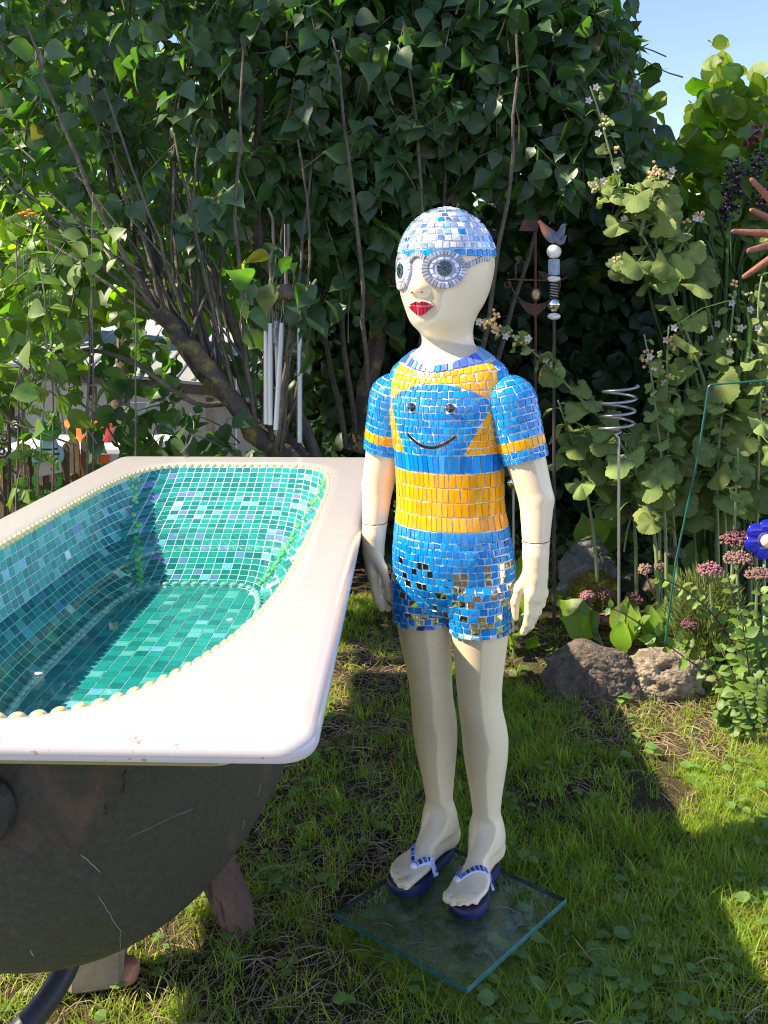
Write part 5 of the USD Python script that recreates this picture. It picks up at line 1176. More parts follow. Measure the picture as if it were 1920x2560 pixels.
# green wire hoop
mat('green_wire', (.008, .085, .062), .35); hp = thing('wire_hoop', 'thin dark green wire plant hoop leaning in front of the mallow', 'plant support', (0, 0, 0)); YH = 2.62
q0 = at(1662, 1560, YH); obj('hoop_leg', tube([q0 - [0, 0, .06], at(1690, 1400, YH), at(1745, 1140, YH), at(1771, 968, YH)], .0030, 7), 'green_wire', hp); obj('hoop_top', tube([at(1771, 968, YH), at(1776, 962, YH), at(1850, 956, YH - .02), at(1985, 945, YH - .05)], .0030, 7), 'green_wire', hp); obj('hoop_leg', tube([at(1985, 945, YH - .05), at(1990, 1300, YH - .05), at(1992, 1560, YH - .05)], .0030, 7), 'green_wire', hp)
# rusty spike sun
YR = 2.15; c = at(2010, 590, YR); rs = thing('spiked_ornament', 'rusty iron ornament of radiating spikes at the right edge', 'garden ornament', (c[0], c[1], 0)); o = np.array([c[0], c[1], 0])
obj('hub', ball(.05, (0, 0, c[2]), 2), 'rusty_iron', rs, smooth=True); obj('pole', tube([(0, 0, -.05), (0, 0, c[2])], .009, 8), 'rusty_iron', rs)
ends = [at(1876, 446, YR - .02), at(1876, 524, YR - .13), at(1828, 578, YR), at(1868, 628, YR - .1), at(1856, 695, YR)] + [c + unit(np.array([math.cos(a), dy, math.sin(a)])) * .17 for a in np.arange(-1.9, 1.9, .38) for dy in (-.35, .35)]
for e in ends:
    a, b = np.array([0, 0, c[2]]), e - o; obj('spike', tube([a + (b - a) * t_ for t_ in (.15, .6, .97, 1.0)], [.0115, .0095, .0062, .003], 9), 'rusty_red_iron', rs, smooth=40)
# blue glass flower
mat('cobalt', (.008, .010, .36), .07, coat=1); mat('cream_glaze', (.72, .60, .42), .3); mat('green_glass', (.25, .42, .28), .1)
c = at(1914, 1350, 2.55); bfw = thing('ceramic_flower', 'glossy cobalt blue ceramic flower with cream centre on a pale rod at the right edge', 'garden ornament', (c[0], c[1], 0))
for k in range(6):
    a = k * PI / 3 + .35; obj('petal', ball(.026, (.034 * math.cos(a), .004, c[2] + .032 * math.sin(a)), 3, (1, .4, 1)), 'cobalt', bfw, smooth=True)
obj('centre', ball(.019, (.0, -.012, c[2]), 2, (1, .6, 1)), 'cream_glaze', bfw, smooth=True); obj('rod', tube([(0, .008, -.05), (0, .008, c[2])], .0045, 8), 'green_glass', bfw)
# mosaic fish
c = onz(1512, 1562, .05); fs = thing('mosaic_fish', 'small red mosaic fish with yellow and white head lying in the bed', 'garden ornament', c, -14); mat('clay_body', (.30, .20, .15), .8)
EL = lambda u, v: np.array([.052 * math.cos(v) * math.cos(u), .026 * math.cos(v) * math.sin(u), .024 * math.sin(v)])
obj('body', ball(1, (0, 0, .012), 3, (.052, .026, .024)), 'clay_body', fs, smooth=True); obj('tail', loft([np.array([(-.047, y, .012 - .006), (-.047, y, .012 + .006), (-.072, y, .034), (-.062, y, .010), (-.072, y, -.006)]) for y in (-.004, .004)], cap0=True, cap1=True), 'red_tile', fs)
for iv in range(-2, 4):
    v0, v1 = iv * .30, iv * .30 + .27; n = max(4, int(15 * math.cos((v0 + v1) / 2)))
    for iu in range(n):
        u0, u1 = -PI + 2 * PI * iu / n, -PI + 2 * PI * (iu + .88) / n; Q = np.array([EL(u0, v0), EL(u1, v0), EL(u1, v1), EL(u0, v1)]); nn = unit(Q.mean(0) / np.array([.052, .026, .024]) ** 2)
        vt, ft = quad_tile(Q * 1.02, nn, .0016); xm = Q.mean(0)[0]; obj('fish_tile', (vt + [0, 0, .012], ft), 'red_tile' if xm < .018 else ('yellow_tile' if xm < .032 or rng.random() < .4 else 'white_tile'), fs)

# ---------------------------------------------------------------- stones
mat('stone_brown', (.19, .145, .105), .9, color2=(.075, .058, .045), nscale=26, bump=1.0, bscale=110, bdist=.014); mat('stone_porous', (.33, .265, .19), .95, color2=(.15, .115, .085), nscale=22, lo=.4, hi=.6, bump=1.0, bscale=90, bdist=.012)
mat('stone_grey', (.16, .15, .13), .9, color2=(.07, .068, .055), nscale=12, bump=.9, bscale=60, bdist=.01); mat('stone_red', (.12, .065, .042), .9, color2=(.075, .045, .032), nscale=18, bump=.6, bscale=120, bdist=.005); mat('brick_ochre', (.24, .17, .08), .9, color2=(.13, .10, .065), nscale=20, bump=.5, bscale=120)
mat('moss', (.36, .29, .02), .95, color2=(.14, .15, .02), nscale=18, bump=1.0, bscale=160, bdist=.02)
def stone(name, label, c, r, m, seed, rough=.25, pits=0, rot=0, sub=5, group=None, fn=None):
    t = trimesh.creation.icosphere(sub, 1.0); v = np.array(t.vertices); n = meshkit.fbm(v * 1.5 + seed * 7.1, 4, seed) - .5; n2 = meshkit.fbm(v * 5 + seed, 3, seed + 9) - .5
    k = 1 + rough * 1.7 * n + rough * .55 * n2 + rough * .22 * (meshkit.fbm(v * 16 + seed, 3, seed + 5) - .5)
    if pits:
        pr = np.random.default_rng(seed); pc_ = unit(pr.normal(0, 1, (pits, 3))); pw = pr.uniform(.05, .16, pits)
        for q, w in zip(pc_, pw): d = np.linalg.norm(v - q, axis=1); k -= w * .9 * np.exp(-(d / w) ** 4)
    v = np.sign(v) * np.abs(v) ** .85 * k[:, None] * np.asarray(r)
    if fn: v = fn(v)
    o = thing(name, label, 'stone', c, rot, group) if label else None
    p = obj('stone_body' if o else name, (v, np.array(t.faces)), m, o, smooth=True); return o
c = onz(1500, 1745, 0); stone('border_stone', 'large brown stone with a sunlit peak at the edge of the bed', c + [0, .07, .022], (.135, .085, .082), 'stone_brown', 3, .34, 26, 0, 6, fn=lambda v: v * np.array([1, 1, 1]) + np.c_[0 * v[:, 2], 0 * v[:, 2], np.where(v[:, 2] > 0, .028 * np.exp(-((v[:, 0] + .03) / .05) ** 2), 0)])
c = onz(1690, 1752, 0); stone('border_stone', 'porous holed tufa stone to the right of the brown stone', c + [-.005, .08, .035], (.108, .08, .072), 'stone_porous', 11, .3, 70, 0, 6)
c = onz(1475, 1520, .06); mr = stone('mossy_rock', 'upright dark rock half covered in yellow moss behind the left hand', c + [0, .06, .08], (.085, .075, .125), 'stone_grey', 6, .40, 14)
t = trimesh.creation.icosphere(5, 1.0); v = np.array(t.vertices); v = v * (1 + .35 * (meshkit.fbm(v * 2.4 + 3, 4, 3) - .5))[:, None] * [.080, .060, .085] + [.012, -.062, -.035]; v += rng.normal(0, .0014, v.shape)
obj('moss_cushion', (v, np.array(t.faces)), 'moss', mr, smooth=True)
nn = 5200; ii = rng.integers(0, len(v), nn); d = unit(v[ii] - np.array([.012, -.05, -.035])); obj('moss_tips', put(leaf_t([.1, .12, 0], .2, .1), v[ii] - d * .002, unit(d + rn(nn, .5)), rn(nn), rng.uniform(.006, .014, nn)), 'moss', mr, kind='stuff')
for k, (x, y, r, lab, m, sd, pt) in enumerate(((1420, 1500, (.035, .03, .034), 'small porous tan stone against the mossy rock', 'stone_porous', 21, 30), (1582, 1480, (.06, .05, .045), 'dark flat rock in shade right of the mossy rock', 'stone_grey', 22, 8), (1640, 1500, (.05, .05, .05), 'dark rounded rock under the pink sedum', 'stone_brown', 23, 8), (1455, 1545, (.04, .03, .03), 'small tufa lump below the mossy rock', 'stone_porous', 24, 25))):
    stone('bed_stone', lab, onz(x, y, .07) + [0, .03, .02], r, m, sd, .3, pt, sub=4)
c = onz(560, 2350, 0); so = thing('support_stone', 'reddish oblong stone propping the tub from behind', 'stone', c + [0, .02, .075]); t = trimesh.creation.icosphere(5, 1); v = np.array(t.vertices); v = np.sign(v) * np.abs(v) ** .75 * [.028, .04, .105] * (1 + .5 * (meshkit.fbm(v * 2.5, 5, 2) - .5))[:, None]; obj('stone_body', (v @ (RY(-.30) @ RX(.2)).T, np.array(t.faces)), 'stone_red', so, smooth=True)
c = onz(214, 2470, 0); bk = thing('support_block', 'ochre stone block standing under the near end of the tub', 'stone block', (c[0] + .01, c[1] + .03, .0)); v, f = bx(.085, .085, .255, (0, 0, .125), RZ(.2), .008); obj('block_body', (v, f), 'brick_ochre', bk); obj('mortar_layer', bx(.090, .090, .02, (0, 0, .09), RZ(.2), .004), 'stone_porous', bk)
c = onz(300, 2445, .0); br = thing('brick_fragment', 'broken orange brick piece lying in the sun under the tub', 'brick', c + [0, 0, .012]); v, f = vf(trimesh.creation.icosphere(2, 1)); v = np.sign(v) * np.abs(v) ** .7 * [.03, .02, .018] * (1 + .3 * (meshkit.fbm(v * 2.5, 3, 8) - .5))[:, None]; mat('brick_orange', (.42, .17, .08), .9, color2=(.28, .12, .07), nscale=30); obj('brick_body', (v, f), 'brick_orange', br, smooth=40)
# ---------------------------------------------------------------- marsh mallow plants
def mallow(label, path, Y, size, n, top=.35, flowers=3, side=0, lean=0, group='marsh mallow plants in the bed', ground=True):
    Y = Y + .20; t = thing('mallow_plant', label, 'plant', (0, 0, 0), group=group)
    pts = [at(*p, Y + lean * k / len(path)) for k, p in enumerate(path)]; b = pts[-1].copy(); b[2] = gz(b[0], b[1]) - .02; pts += [b] * ground
    P = spline(pts, 44); obj('stem', tube(P, np.linspace(.0028, .0075, 44) * (size / .1) ** .5, 7), 'green_stem', t, smooth=True)
    L = len(P); pyP = HORIZON - (P[:, 2] - EYE) / P[:, 1] * F_PX; UM = max(.2, (pyP < 1300).sum() / L); n = int(n * 1.3)
    for k in range(n):
        u = .02 + UM * (k + rng.uniform(0, .6)) / n; p = P[min(L - 1, int(u * L))]; a = k * 2.4 + rng.normal(0, .4); d = np.array([math.cos(a), .75 * math.sin(a) - .25, 0])
        s = 1.12 * size * (top + (1 - top) * min(1, u * 1.5)) * rng.uniform(.8, 1.15); out = unit(d); pet = s * (.25 + .5 * u); q = p + out * pet + [0, 0, pet * .35]
        if HORIZON - (q[2] - s * .4 - EYE) / q[1] * F_PX > 1225 + 130 * rng.random(): continue
        obj('petiole', tube(spline([p, p + out * pet * .5 + [0, 0, pet * .35], q], 5), .0016, 4), 'green_stem', t)
        al = unit(out + np.array([-.05, -.15, -.45 + rng.normal(0, .25)])); no = unit(np.array([-.30, -.50, .70]) + rng.normal(0, .48, 3)); T = MALLOW[k % 3] if u > .12 else OVAL
        obj('leaf', put(T, q - al * s * (.25 if u > .12 else 0), al, no, s * (1.25 if u > .12 else .8)), 'mallow_leaf', t, smooth=True)
    for k in range(flowers * 2):
        u = abs(rng.normal(0, .16)); p = P[min(L - 1, int(u * L))] + rng.normal(0, .010, 3) + unit(np.array([rng.normal(), -.5, .2])) * rng.uniform(.008, .03)
        if k % 3 == 0: fl = obj('flower', put(OVAL, np.tile(p, (5, 1)), [[math.cos(q), -.75, math.sin(q)] for q in np.arange(5) * 1.257], np.tile([0, -1, 0], (5, 1)), .0145), 'mallow_flower', t, smooth=True); obj('flower_eye', ball(.003, p + [0, -.002, 0], 1), 'withered', fl)
        else: obj('bud_cluster', [ball(.0052, p + rng.normal(0, .007, 3), 1) for _ in range(5)], 'bud' if rng.random() < .5 else 'withered', t)
    return t
mallow('tallest marsh mallow leaning left, its flower spike reaching above the hazel edge', [(1475, 215), (1505, 310), (1535, 420), (1562, 500), (1625, 625), (1662, 705), (1702, 800), (1742, 900), (1775, 1010), (1800, 1150), (1812, 1330)], 2.68, .102, 27, .30, 8)
mallow('side branch mallow with a white flower rising right of the tall stem', [(1665, 440), (1650, 500), (1638, 560), (1650, 660), (1690, 790), (1750, 980), (1790, 1300)], 2.72, .075, 16, .3, 3)
mallow('mallow stem bowing left over the mannequin shoulder with faded pink flowers', [(1185, 795), (1240, 815), (1300, 855), (1345, 890), (1405, 950), (1465, 1010), (1530, 1080), (1600, 1200), (1640, 1380)], 2.62, .095, 26, .35, 8)
mallow('young mallow spike just right of the steel spiral', [(1610, 835), (1622, 900), (1635, 990), (1650, 1120), (1665, 1400)], 2.60, .075, 14, .4, 3)
mallow('mallow spike with a pale flower at its tip above the spiral', [(1672, 815), (1668, 900), (1668, 1000), (1672, 1150), (1690, 1400)], 2.66, .09, 20, .35, 4)
mallow('mallow spike with bright lit leaves beside the green hoop', [(1838, 735), (1828, 820), (1818, 930), (1802, 1060), (1795, 1400)], 2.64, .09, 20, .35, 4)
mallow('mallow at the right edge with pink flower buds', [(1905, 690), (1895, 800), (1900, 930), (1898, 1080), (1890, 1400)], 2.6, .095, 20, .35, 5)
mallow('slim mallow with a small bud tip in front of the reed leaves', [(1752, 655), (1760, 740), (1785, 840), (1800, 960), (1810, 1380)], 2.74, .075, 16, .35, 2)
mallow('short sunlit mallow shoot low at the right with large flat leaves', [(1845, 1120), (1842, 1190), (1838, 1270), (1830, 1440)], 2.52, .085, 10, .35, 1)
mallow('shaded mallow with broad leaves left of the steel spiral', [(1395, 1000), (1415, 1060), (1440, 1130), (1470, 1250), (1490, 1400)], 2.78, .10, 14, .7, 0)
mallow('leafy mallow clump low behind the steel spiral', [(1560, 1080), (1570, 1150), (1580, 1230), (1590, 1420)], 2.80, .12, 12, .8, 0)
mallow('large leaved mallow at the back behind the green hoop', [(1720, 960), (1725, 1050), (1730, 1150), (1740, 1400)], 2.84, .125, 16, .8, 0)
mallow('mallow with wide drooping leaves at the right edge behind the hoop', [(1860, 900), (1865, 1000), (1870, 1130), (1875, 1400)], 2.80, .125, 16, .75, 0)
mallow('low mallow leaves under the spiral, half in shade', [(1660, 1120), (1655, 1200), (1650, 1280), (1650, 1420)], 2.74, .11, 10, .8, 0)
mallow('mallow behind the spiked ornament at the right edge', [(1960, 520), (1930, 640), (1925, 800), (1930, 1000), (1930, 1400)], 2.75, .10, 18, .4, 4)
for lab_, pth_ in (('short flowering side shoot on the left of the tallest mallow', [(1490, 462), (1535, 482), (1580, 520)]), ('lower side shoot with pale buds left of the tallest mallow', [(1535, 655), (1590, 668), (1640, 690)]), ('side shoot with a drooping leaf right of the tallest mallow', [(1745, 545), (1700, 620), (1690, 740)]), ('small right hand shoot of the tallest mallow with a white bloom', [(1655, 425), (1620, 520), (1600, 590)])):
    mallow(lab_, pth_, 2.66, .085, 9, .4, 3, ground=False)
# reed grass
leafmat('reed_blade', (.055, .12, .03), tr=.35, tc=(2.2, 2.8, .6)); rd = thing('reed_grass', 'clump of long arching reed leaves behind the mallows', 'grass clump', (0, 0, 0))
for k in range(30):
    b = at(1800 + rng.normal(0, 35), 1150, 3.1 + rng.normal(0, .06)); b[2] = .1; x1, y1 = 1790 + rng.normal(0, 75), rng.uniform(500, 800); tp = at(x1, y1, 3.05 + rng.normal(0, .15)); e = tp + np.array([rng.normal(0, .14), -.05, -rng.uniform(.05, .22)])
    q = spline([b, (b + tp) / 2 + rng.normal(0, .02, 3), tp, e], 14); w = np.interp(np.linspace(0, 1, 14), [0, .5, .8, 1], [.007, .010, .007, .0005]); obj('blade', tube(q, w, 4, caps=False, flat=.12), 'reed_blade', rd, smooth=True)
# ---------------------------------------------------------------- low plants of the bed
def rosette(label, base, leaves, m='fresh_leaf', name='broad_leaf_plant'):
    """leaves: (tip px, tip py, width scale); base a world point"""
    t = thing(name, label, 'plant', (0, 0, 0), group='broad leaved plants in the bed'); base = np.asarray(base, float); base[2] = gz(base[0], base[1])
    for (x, y, dY) in leaves:
        tp = at(x, y, base[1] + dY); d = tp - base; Ln = np.linalg.norm(d); pet = base + d * .30 + [0, 0, Ln * .06]
        obj('leaf_stalk', tube(spline([base, base + d * .15 + [0, 0, Ln * .05], pet], 5), .0025, 5), 'green_stem', t)
        no = unit(np.array([-.45, -.55, .65]) + rng.normal(0, .2, 3)); lf = leaf_t([.03, .10, .22, .31, .34, .31, .22, .08, 0], rng.uniform(.05, .35), rng.uniform(.05, .4), .03)
        obj('leaf', put(lf, pet, tp - pet, no, np.linalg.norm(tp - pet) * 1.05), m, t, smooth=True)
rosette('bright broad leaved plant just left of the right hand', onz(1300, 1590, .04), [(1300, 1400, -.05), (1275, 1430, -.1), (1330, 1490, .05), (1290, 1560, -.1), (1250, 1590, -.12), (1345, 1610, -.1), (1330, 1440, .1)])
rosette('broad plant with one wide leaf lying towards the fish', onz(1510, 1600, .04), [(1415, 1550, -.05), (1455, 1515, .1), (1400, 1495, .12)])
rosette('upright narrow-leaved plant right beside the spiral rod', onz(1562, 1640, .04), [(1560, 1500, .0), (1580, 1515, .05), (1548, 1560, -.03)])
rosette('plant with a big round sunlit leaf left of the green hoop', onz(1735, 1500, .08), [(1740, 1345, 0), (1660, 1420, -.05), (1670, 1460, -.08), (1790, 1420, .05)])
rosette('leafy yellow-green plant between spiral and hoop', onz(1660, 1620, .05), [(1620, 1530, 0), (1655, 1510, .05), (1690, 1560, .05), (1630, 1590, -.08), (1700, 1600, -.08), (1720, 1590, 0), (1740, 1570, .05)])
rosette('plant with a yellowing leaf in front of the feathery bush', onz(1760, 1630, .04), [(1765, 1560, 0), (1800, 1575, .02), (1740, 1600, -.05)], 'fresh_leaf')
rosette('curled broad leaves beside the steel spiral low down', onz(1490, 1450, .09), [(1460, 1290, 0), (1500, 1270, .1), (1440, 1330, -.05), (1540, 1300, .1), (1470, 1390, -.1), (1530, 1400, -.05)], 'fresh_leaf')
rosette('broad leaved plant behind the mannequin leg', onz(1215, 1500, .0), [(1170, 1470, 0), (1235, 1470, -.1), (1205, 1440, 0)], 'fresh_leaf')
def sprig_bush(name, label, c, r, n, m, L=.055, h=.16):
    t = thing(name, label, 'plant', (0, 0, 0)); d = unit(rn(n) * [1, 1, .8] + [0, 0, .65]); d[:, 2] = np.abs(d[:, 2]); b = np.asarray(c) + d * np.array([r, r * .8, h]) * rng.uniform(.35, 1.0, n)[:, None]
    obj('foliage', [put(leaf_t([.03, .05, .04, 0], .3, .1), b, unit(d + rn(n, .35) + [0, 0, .6]), rn(n), rng.uniform(.6, 1.2, n) * L)], m, t, kind='stuff')
    for k in range(12): obj('stem', tube([np.asarray(c) - [0, 0, .03], np.asarray(c) + unit(rng.normal(0, 1, 3) * [1, 1, .3] + [0, 0, .9]) * [r * .8, r * .7, h * .8]], .002, 4), 'twig', t)
    return t
leafmat('feather_leaf', (.145, .185, .060), tr=.3, tc=(1.8, 2.0, .6))
sprig_bush('feathery_bush', 'feathery grey-green herb bush below the pink sedum heads', onz(1790, 1650, .05) + [0, .08, 0], .13, 5200, 'feather_leaf', .034, .24)
sprig_bush('feathery_bush', 'small feathery herb tuft in front of the hoop leg', onz(1690, 1610, .05), .055, 1300, 'feather_leaf', .028, .07)
mat('sedum_bloom', (.21, .085, .085), .85, island=True, var=.45); mat('sedum_faded', (.20, .115, .09), .8, island=True, var=.3)
def sedum(label, x, y, Y, w, stemx, stemy, m='sedum_bloom'):
    t = thing('sedum_flower', label, 'flower', (0, 0, 0), group='sedum flower heads in the bed'); c = at(x, y, Y); r = w / 2 * Y / F_PX
    b = at(stemx, stemy, Y + .02); P = spline([b, (b + c) / 2 + [0, .01, 0], c - [0, 0, r * .3]], 8); obj('stem', tube(P, .0032, 6), 'green_stem', t, smooth=True); S = []
    for k in range(6):
        a = k * 1.05; q = c + np.array([math.cos(a) * r * .6, math.sin(a) * r * .5, 0]); obj('flower_stalk', tube([P[-2], q], .0014, 4), 'green_stem', t)
    n = int(190 + 1.6 * w); u = rng.random(n) ** .5; a = rng.random(n) * 2 * PI
    obj('flower_head', [ball(.0032 * rng.uniform(.6, 1.3), c + np.array([r * u[i] * math.cos(a[i]), r * .8 * u[i] * math.sin(a[i]), r * .42 * (1 - u[i] ** 2) + rng.normal(0, .005)]), 1) for i in range(n)], m, t, smooth=True)
for lab, x, y, Y, w, sx, sy, m in (('largest pink sedum head next to the blue flower', 1842, 1352, 2.62, 88, 1850, 1600, 'sedum_bloom'), ('pink sedum head on the left shoulder of the feathery bush', 1775, 1428, 2.58, 60, 1790, 1620, 'sedum_bloom'), ('sedum head just under the largest pink one', 1845, 1400, 2.56, 70, 1850, 1600, 'sedum_faded'), ('brownish sedum head at the right edge', 1895, 1440, 2.52, 66, 1890, 1650, 'sedum_faded'), ('faded sedum head by the green hoop leg', 1690, 1385, 2.85, 48, 1690, 1480, 'sedum_faded'), ('small brown sedum head left of the round leaf', 1612, 1425, 2.8, 32, 1650, 1520, 'sedum_faded'),
                                   ('second small brown sedum head left of the round leaf', 1650, 1418, 2.82, 26, 1655, 1520, 'sedum_faded'), ('pink sedum head over the small tufa stone', 1470, 1492, 2.9, 36, 1480, 1545, 'sedum_bloom'), ('pink sedum head above the red fish', 1510, 1488, 2.88, 42, 1505, 1560, 'sedum_bloom'), ('dusty pink sedum head right of the spiral rod', 1585, 1502, 2.8, 46, 1590, 1580, 'sedum_bloom'), ('rose sedum head in the small feathery tuft', 1725, 1562, 2.62, 46, 1725, 1620, 'sedum_bloom'), ('dry sedum seed head hanging behind the spiral rod', 1578, 1288, 2.95, 30, 1560, 1380, 'sedum_faded')): sedum(lab, x, y, Y, w, sx, sy, m)
def spray(label, paths, Y, size, name='oregano_plant'):
    t = thing(name, label, 'plant', (0, 0, 0), group='leafy herb sprays at the right')
    for path in paths:
        P = spline([at(*p, Y + rng.normal(0, .02)) for p in path], 22); obj('stem', tube(P, np.linspace(.0028, .0014, 22), 5), 'dark_stem', t, smooth=True)
        for k in range(2, 22, 2):
            T_ = unit(P[min(k + 1, 21)] - P[k - 1])
            for s in (-1, 1):
                al = unit(np.cross(T_, [0, 1, 0]) * s + T_ * .5 + rng.normal(0, .25, 3)); obj('leaf', put(OVAL, P[k], al, np.array([-.3, -.6, .7]) + rng.normal(0, .3, 3), size * rng.uniform(.7, 1.15) * (1 - .3 * k / 22)), 'herb_leaf', t, smooth=True)
spray('dark stemmed herb spray arching left over the tufa stone', [[(1905, 1800), (1800, 1705), (1700, 1635), (1600, 1560), (1510, 1515)], [(1890, 1790), (1790, 1690), (1740, 1630), (1690, 1600)]], 2.38, .042)
spray('herb spray leaning up to the left before the feathery bush', [[(1880, 1700), (1800, 1560), (1720, 1480), (1630, 1440)], [(1890, 1720), (1850, 1560), (1820, 1440)]], 2.46, .040)
spray('upright leafy herb at the lower right edge', [[(1900, 1800), (1905, 1600), (1900, 1470)], [(1880, 1800), (1868, 1640), (1850, 1520)], [(1930, 1800), (1940, 1600), (1935, 1480)], [(1860, 1760), (1830, 1680), (1800, 1620)], [(1915, 1700), (1880, 1600), (1860, 1560)]], 2.34, .050)
spray('leafy herb clump just above the sunlit grass', [[(1870, 1830), (1850, 1770), (1830, 1730)], [(1885, 1830), (1890, 1760), (1890, 1700)], [(1910, 1830), (1920, 1770), (1915, 1720)], [(1860, 1830), (1820, 1800), (1795, 1775)], [(1900, 1830), (1870, 1790), (1860, 1740)]], 2.22, .036)
# low ground cover of the bed
n = 2600; X = rng.uniform(.25, 2.2, n); Yv = rng.uniform(2.62, 3.9, n); keep = rng.random(n) < .25 + .6 * smooth(Yv, 2.7, 3.2); X, Yv = X[keep], Yv[keep]; n = len(X)
gc = obj('ground_cover', put(OVAL, np.c_[X, Yv, gz(X, Yv) + rng.uniform(.0, .05, n)], rn(n) * [1, 1, .4] + [0, -.3, .2], np.array([0, -.4, .8]) + rn(n, .4), rng.uniform(.02, .05, n)), 'herb_leaf', smooth=True); tag(gc, 'low green weeds covering the soil of the bed', 'ground cover', None, 'stuff')

# ---------------------------------------------------------------- lawn
def blade(L, w, lean, a, x=0, y=0, n=4):
    t = np.linspace(0, 1, n); d = np.array([math.cos(a), math.sin(a)]); s = np.array([-d[1], d[0]]); q = []
    for k in t:
        c = np.array([x, y]) + d * lean * L * k ** 1.7; z = L * k * (1 - .35 * lean * k); ww = w * (1 - k ** 1.5) * .5 + .0001; q += [(*(c + s * ww), z), (*(c - s * ww), z)]
    f = [x_ for k in range(n - 1) for x_ in ((2 * k, 2 * k + 1, 2 * k + 3), (2 * k, 2 * k + 3, 2 * k + 2))]
    return np.array(q), np.array(f)
def instancer(name, label, cat, protos, P, idx, rot, scl):
    pi = UsdGeom.PointInstancer.Define(stage, numbered('/World', name)); pp = []
    for k, (m, mt) in enumerate(protos): pp.append(obj(name + '_piece', m, mt, pi).GetPath())
    pi.CreatePrototypesRel().SetTargets(pp); pi.CreatePositionsAttr(Vt.Vec3fArray.FromNumpy(np.asarray(P, np.float32))); pi.CreateProtoIndicesAttr(Vt.IntArray.FromNumpy(np.asarray(idx, np.int32)))
    n = len(P); ax, an = rot; h = np.asarray(an) / 2; q = np.c_[np.cos(h), np.asarray(ax) * np.sin(h)[:, None]]
    pi.CreateOrientationsAttr(Vt.QuathArray([Gf.Quath(float(a), float(b), float(c), float(d)) for a, b, c, d in q])); pi.CreateScalesAttr(Vt.Vec3fArray.FromNumpy(np.repeat(np.asarray(scl, np.float32)[:, None], 3, 1)))
    tag(pi, label, cat, None, 'stuff'); return pi
def in_plate(x, y, pad=.0):
    d1 = ((x - pm[0]) * e1[0] + (y - pm[1]) * e1[1]) / (e1 @ e1); d2 = ((x - pm[0]) * e2[0] + (y - pm[1]) * e2[1]) / (e2 @ e2); return (np.abs(d1) < .5 + pad) & (np.abs(d2) < .5 + pad)
def turf(x, y):
    p = np.stack([x, y, 0 * x], -1); n = meshkit.fbm(p * 3.0, 4, 21)
    d = np.clip((n - .30) * 4.5, .15, 1); d = d * np.clip(.24 + .9 * smooth(x, .02, .34) + smooth(y, 2.45, 2.7) * .3 + .6 * smooth(y, 1.25, 1.05), 0, 1)
    d *= 1 - .85 * smooth(y, 2.42, 2.62) * smooth(x, .2, .4); return np.where((x > .68) & (y < 2.12), np.maximum(d, .8), d) * (1 - .7 * ((x > .70) & (y > 2.17) & (y < 2.5) & (n < .60)))
tufts = []
for k in range(7):
    tufts.append((cat_([blade(rng.uniform(.016, .044) * (1.35 if k > 4 else 1), rng.uniform(.0013, .0024), rng.uniform(.35, 1.25), rng.uniform(0, 6.28), rng.normal(0, .010), rng.normal(0, .010)) for _ in range(15)]), 'grass_blade'))
for k in range(3): tufts.append((cat_([blade(rng.uniform(.015, .026), rng.uniform(.0018, .003), rng.uniform(.8, 1.3), rng.uniform(0, 6.28), rng.normal(0, .010), rng.normal(0, .010)) for _ in range(10)]), 'grass_blade'))
n = 52000; X = rng.uniform(-1.7, 2.3, n); Yv = .75 + 2.6 * rng.random(n) ** 1.15; ok = rng.random(n) < np.maximum(turf(X, Yv), .85 * in_plate(X, Yv, .05)); X, Yv = X[ok], Yv[ok]; n = len(X)
a_, b_ = rng.uniform(-.5, .5, 2600), rng.uniform(-.5, .5, 2600); X = np.r_[X, pm[0] + a_ * e1[0] + b_ * e2[0]]; Yv = np.r_[Yv, pm[1] + a_ * e1[1] + b_ * e2[1]]; n = len(X)
idx = rng.integers(0, 7, n); ip = in_plate(X, Yv, .02); idx[ip] = rng.integers(7, 10, ip.sum()); short = rng.random(n) < .25; idx[short] = rng.integers(7, 10, short.sum())
instancer('grass', 'short green lawn grass', 'grass', tufts, np.c_[X, Yv, gz(X, Yv) - .004], idx, (np.tile([0, 0, 1.0], (n, 1)), rng.uniform(0, 6.28, n)), np.where(ip, 1.0, rng.uniform(.7, 1.25, n)))
dry = [(cat_([moved(tube(spline([(-.02, 0, .002), (0, rng.normal(0, .003), .004 + rng.random() * .006), (.02, 0, .003)], 4), .00055, 3, caps=False), (rng.normal(0, .045), rng.normal(0, .045), 0), RZ(rng.uniform(0, 6.28)), rng.uniform(.5, 1.5)) for _ in range(10)]), 'straw') for k in range(4)]
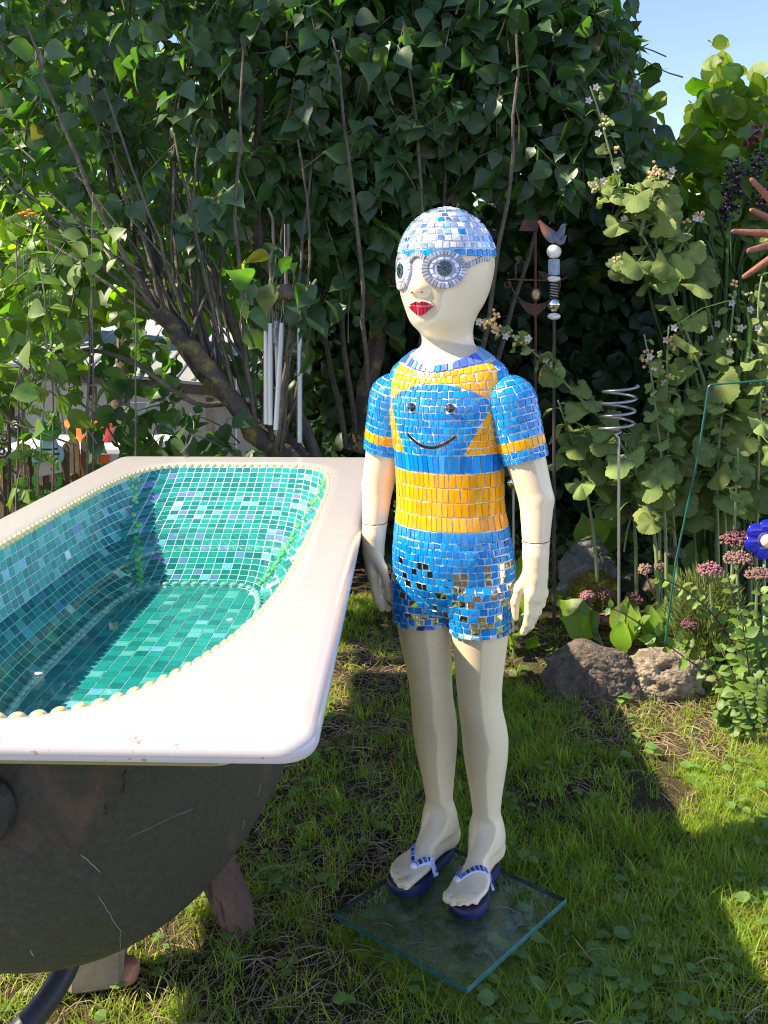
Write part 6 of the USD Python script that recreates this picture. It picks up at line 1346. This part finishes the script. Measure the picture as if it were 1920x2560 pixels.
n = 4300; X = rng.uniform(-1.5, 2.2, n); Yv = rng.uniform(.8, 2.9, n); p = np.stack([X, Yv, 0 * X], -1); ok = rng.random(n) < np.clip((meshkit.fbm(p * 3.5, 4, 33) - .40) * 4 + .75 * (((X < .1) & (Yv > .9)) | ((X > .68) & (Yv > 2.15) & (Yv < 2.5))), .06, 1); X, Yv = X[ok], Yv[ok]; n = len(X)
instancer('dry_grass', 'dry straw-coloured grass lying on the soil', 'dry grass', dry, np.c_[X, Yv, gz(X, Yv) + .001], rng.integers(0, 4, n), (np.tile([0, 0, 1.0], (n, 1)), rng.uniform(0, 6.28, n)), rng.uniform(.7, 1.3, n))
tri = lambda: cat_([put(ROUND, np.zeros((3, 3)) + [0, 0, .02], [[math.cos(a), math.sin(a), .1] for a in (0, 2.1, 4.2)], np.tile([0, 0, 1.0], (3, 1)), .012), tube([(0, 0, 0), (0, 0, .02)], .0006, 3)])
plan = cat_([put(OVAL, np.zeros((6, 3)) + [0, 0, .006], [[math.cos(a), math.sin(a), .25] for a in np.arange(6) * 1.05], np.tile([0, 0, 1.0], (6, 1)) + rn(6, .1), rng.uniform(.03, .045, 6))])
rnd = cat_([put(ROUND, np.array([[0, 0, .025], [.012, .01, .02]]), np.array([[1, .2, .1], [-.3, 1, .1]]), np.array([[0, -.2, 1.0], [0, .1, 1.0]]), [.024, .019]), tube([(0, 0, 0), (0, 0, .025)], .0007, 3)])
n = 5200; X = rng.uniform(-1.2, 2.2, n); Yv = rng.uniform(.85, 2.5, n); p = np.stack([X, Yv, 0 * X], -1); ok = (rng.random(n) < np.clip((meshkit.fbm(p * 5, 3, 44) - .38) * 4, 0, 1) * turf(X, Yv)) & ~in_plate(X, Yv, .03) | (in_plate(X, Yv) & (rng.random(n) < .9)); X, Yv = X[ok], Yv[ok]; n = len(X)
instancer('clover', 'clover and small round weed leaves in the lawn', 'clover', [(tri(), 'clover_leaf'), (plan, 'clover_leaf'), (rnd, 'clover_leaf')], np.c_[X, Yv, gz(X, Yv)], rng.choice([0, 1, 2], n, p=[.55, .07, .38]), (np.tile([0, 0, 1.0], (n, 1)), rng.uniform(0, 6.28, n)), rng.uniform(.6, 1.2, n))
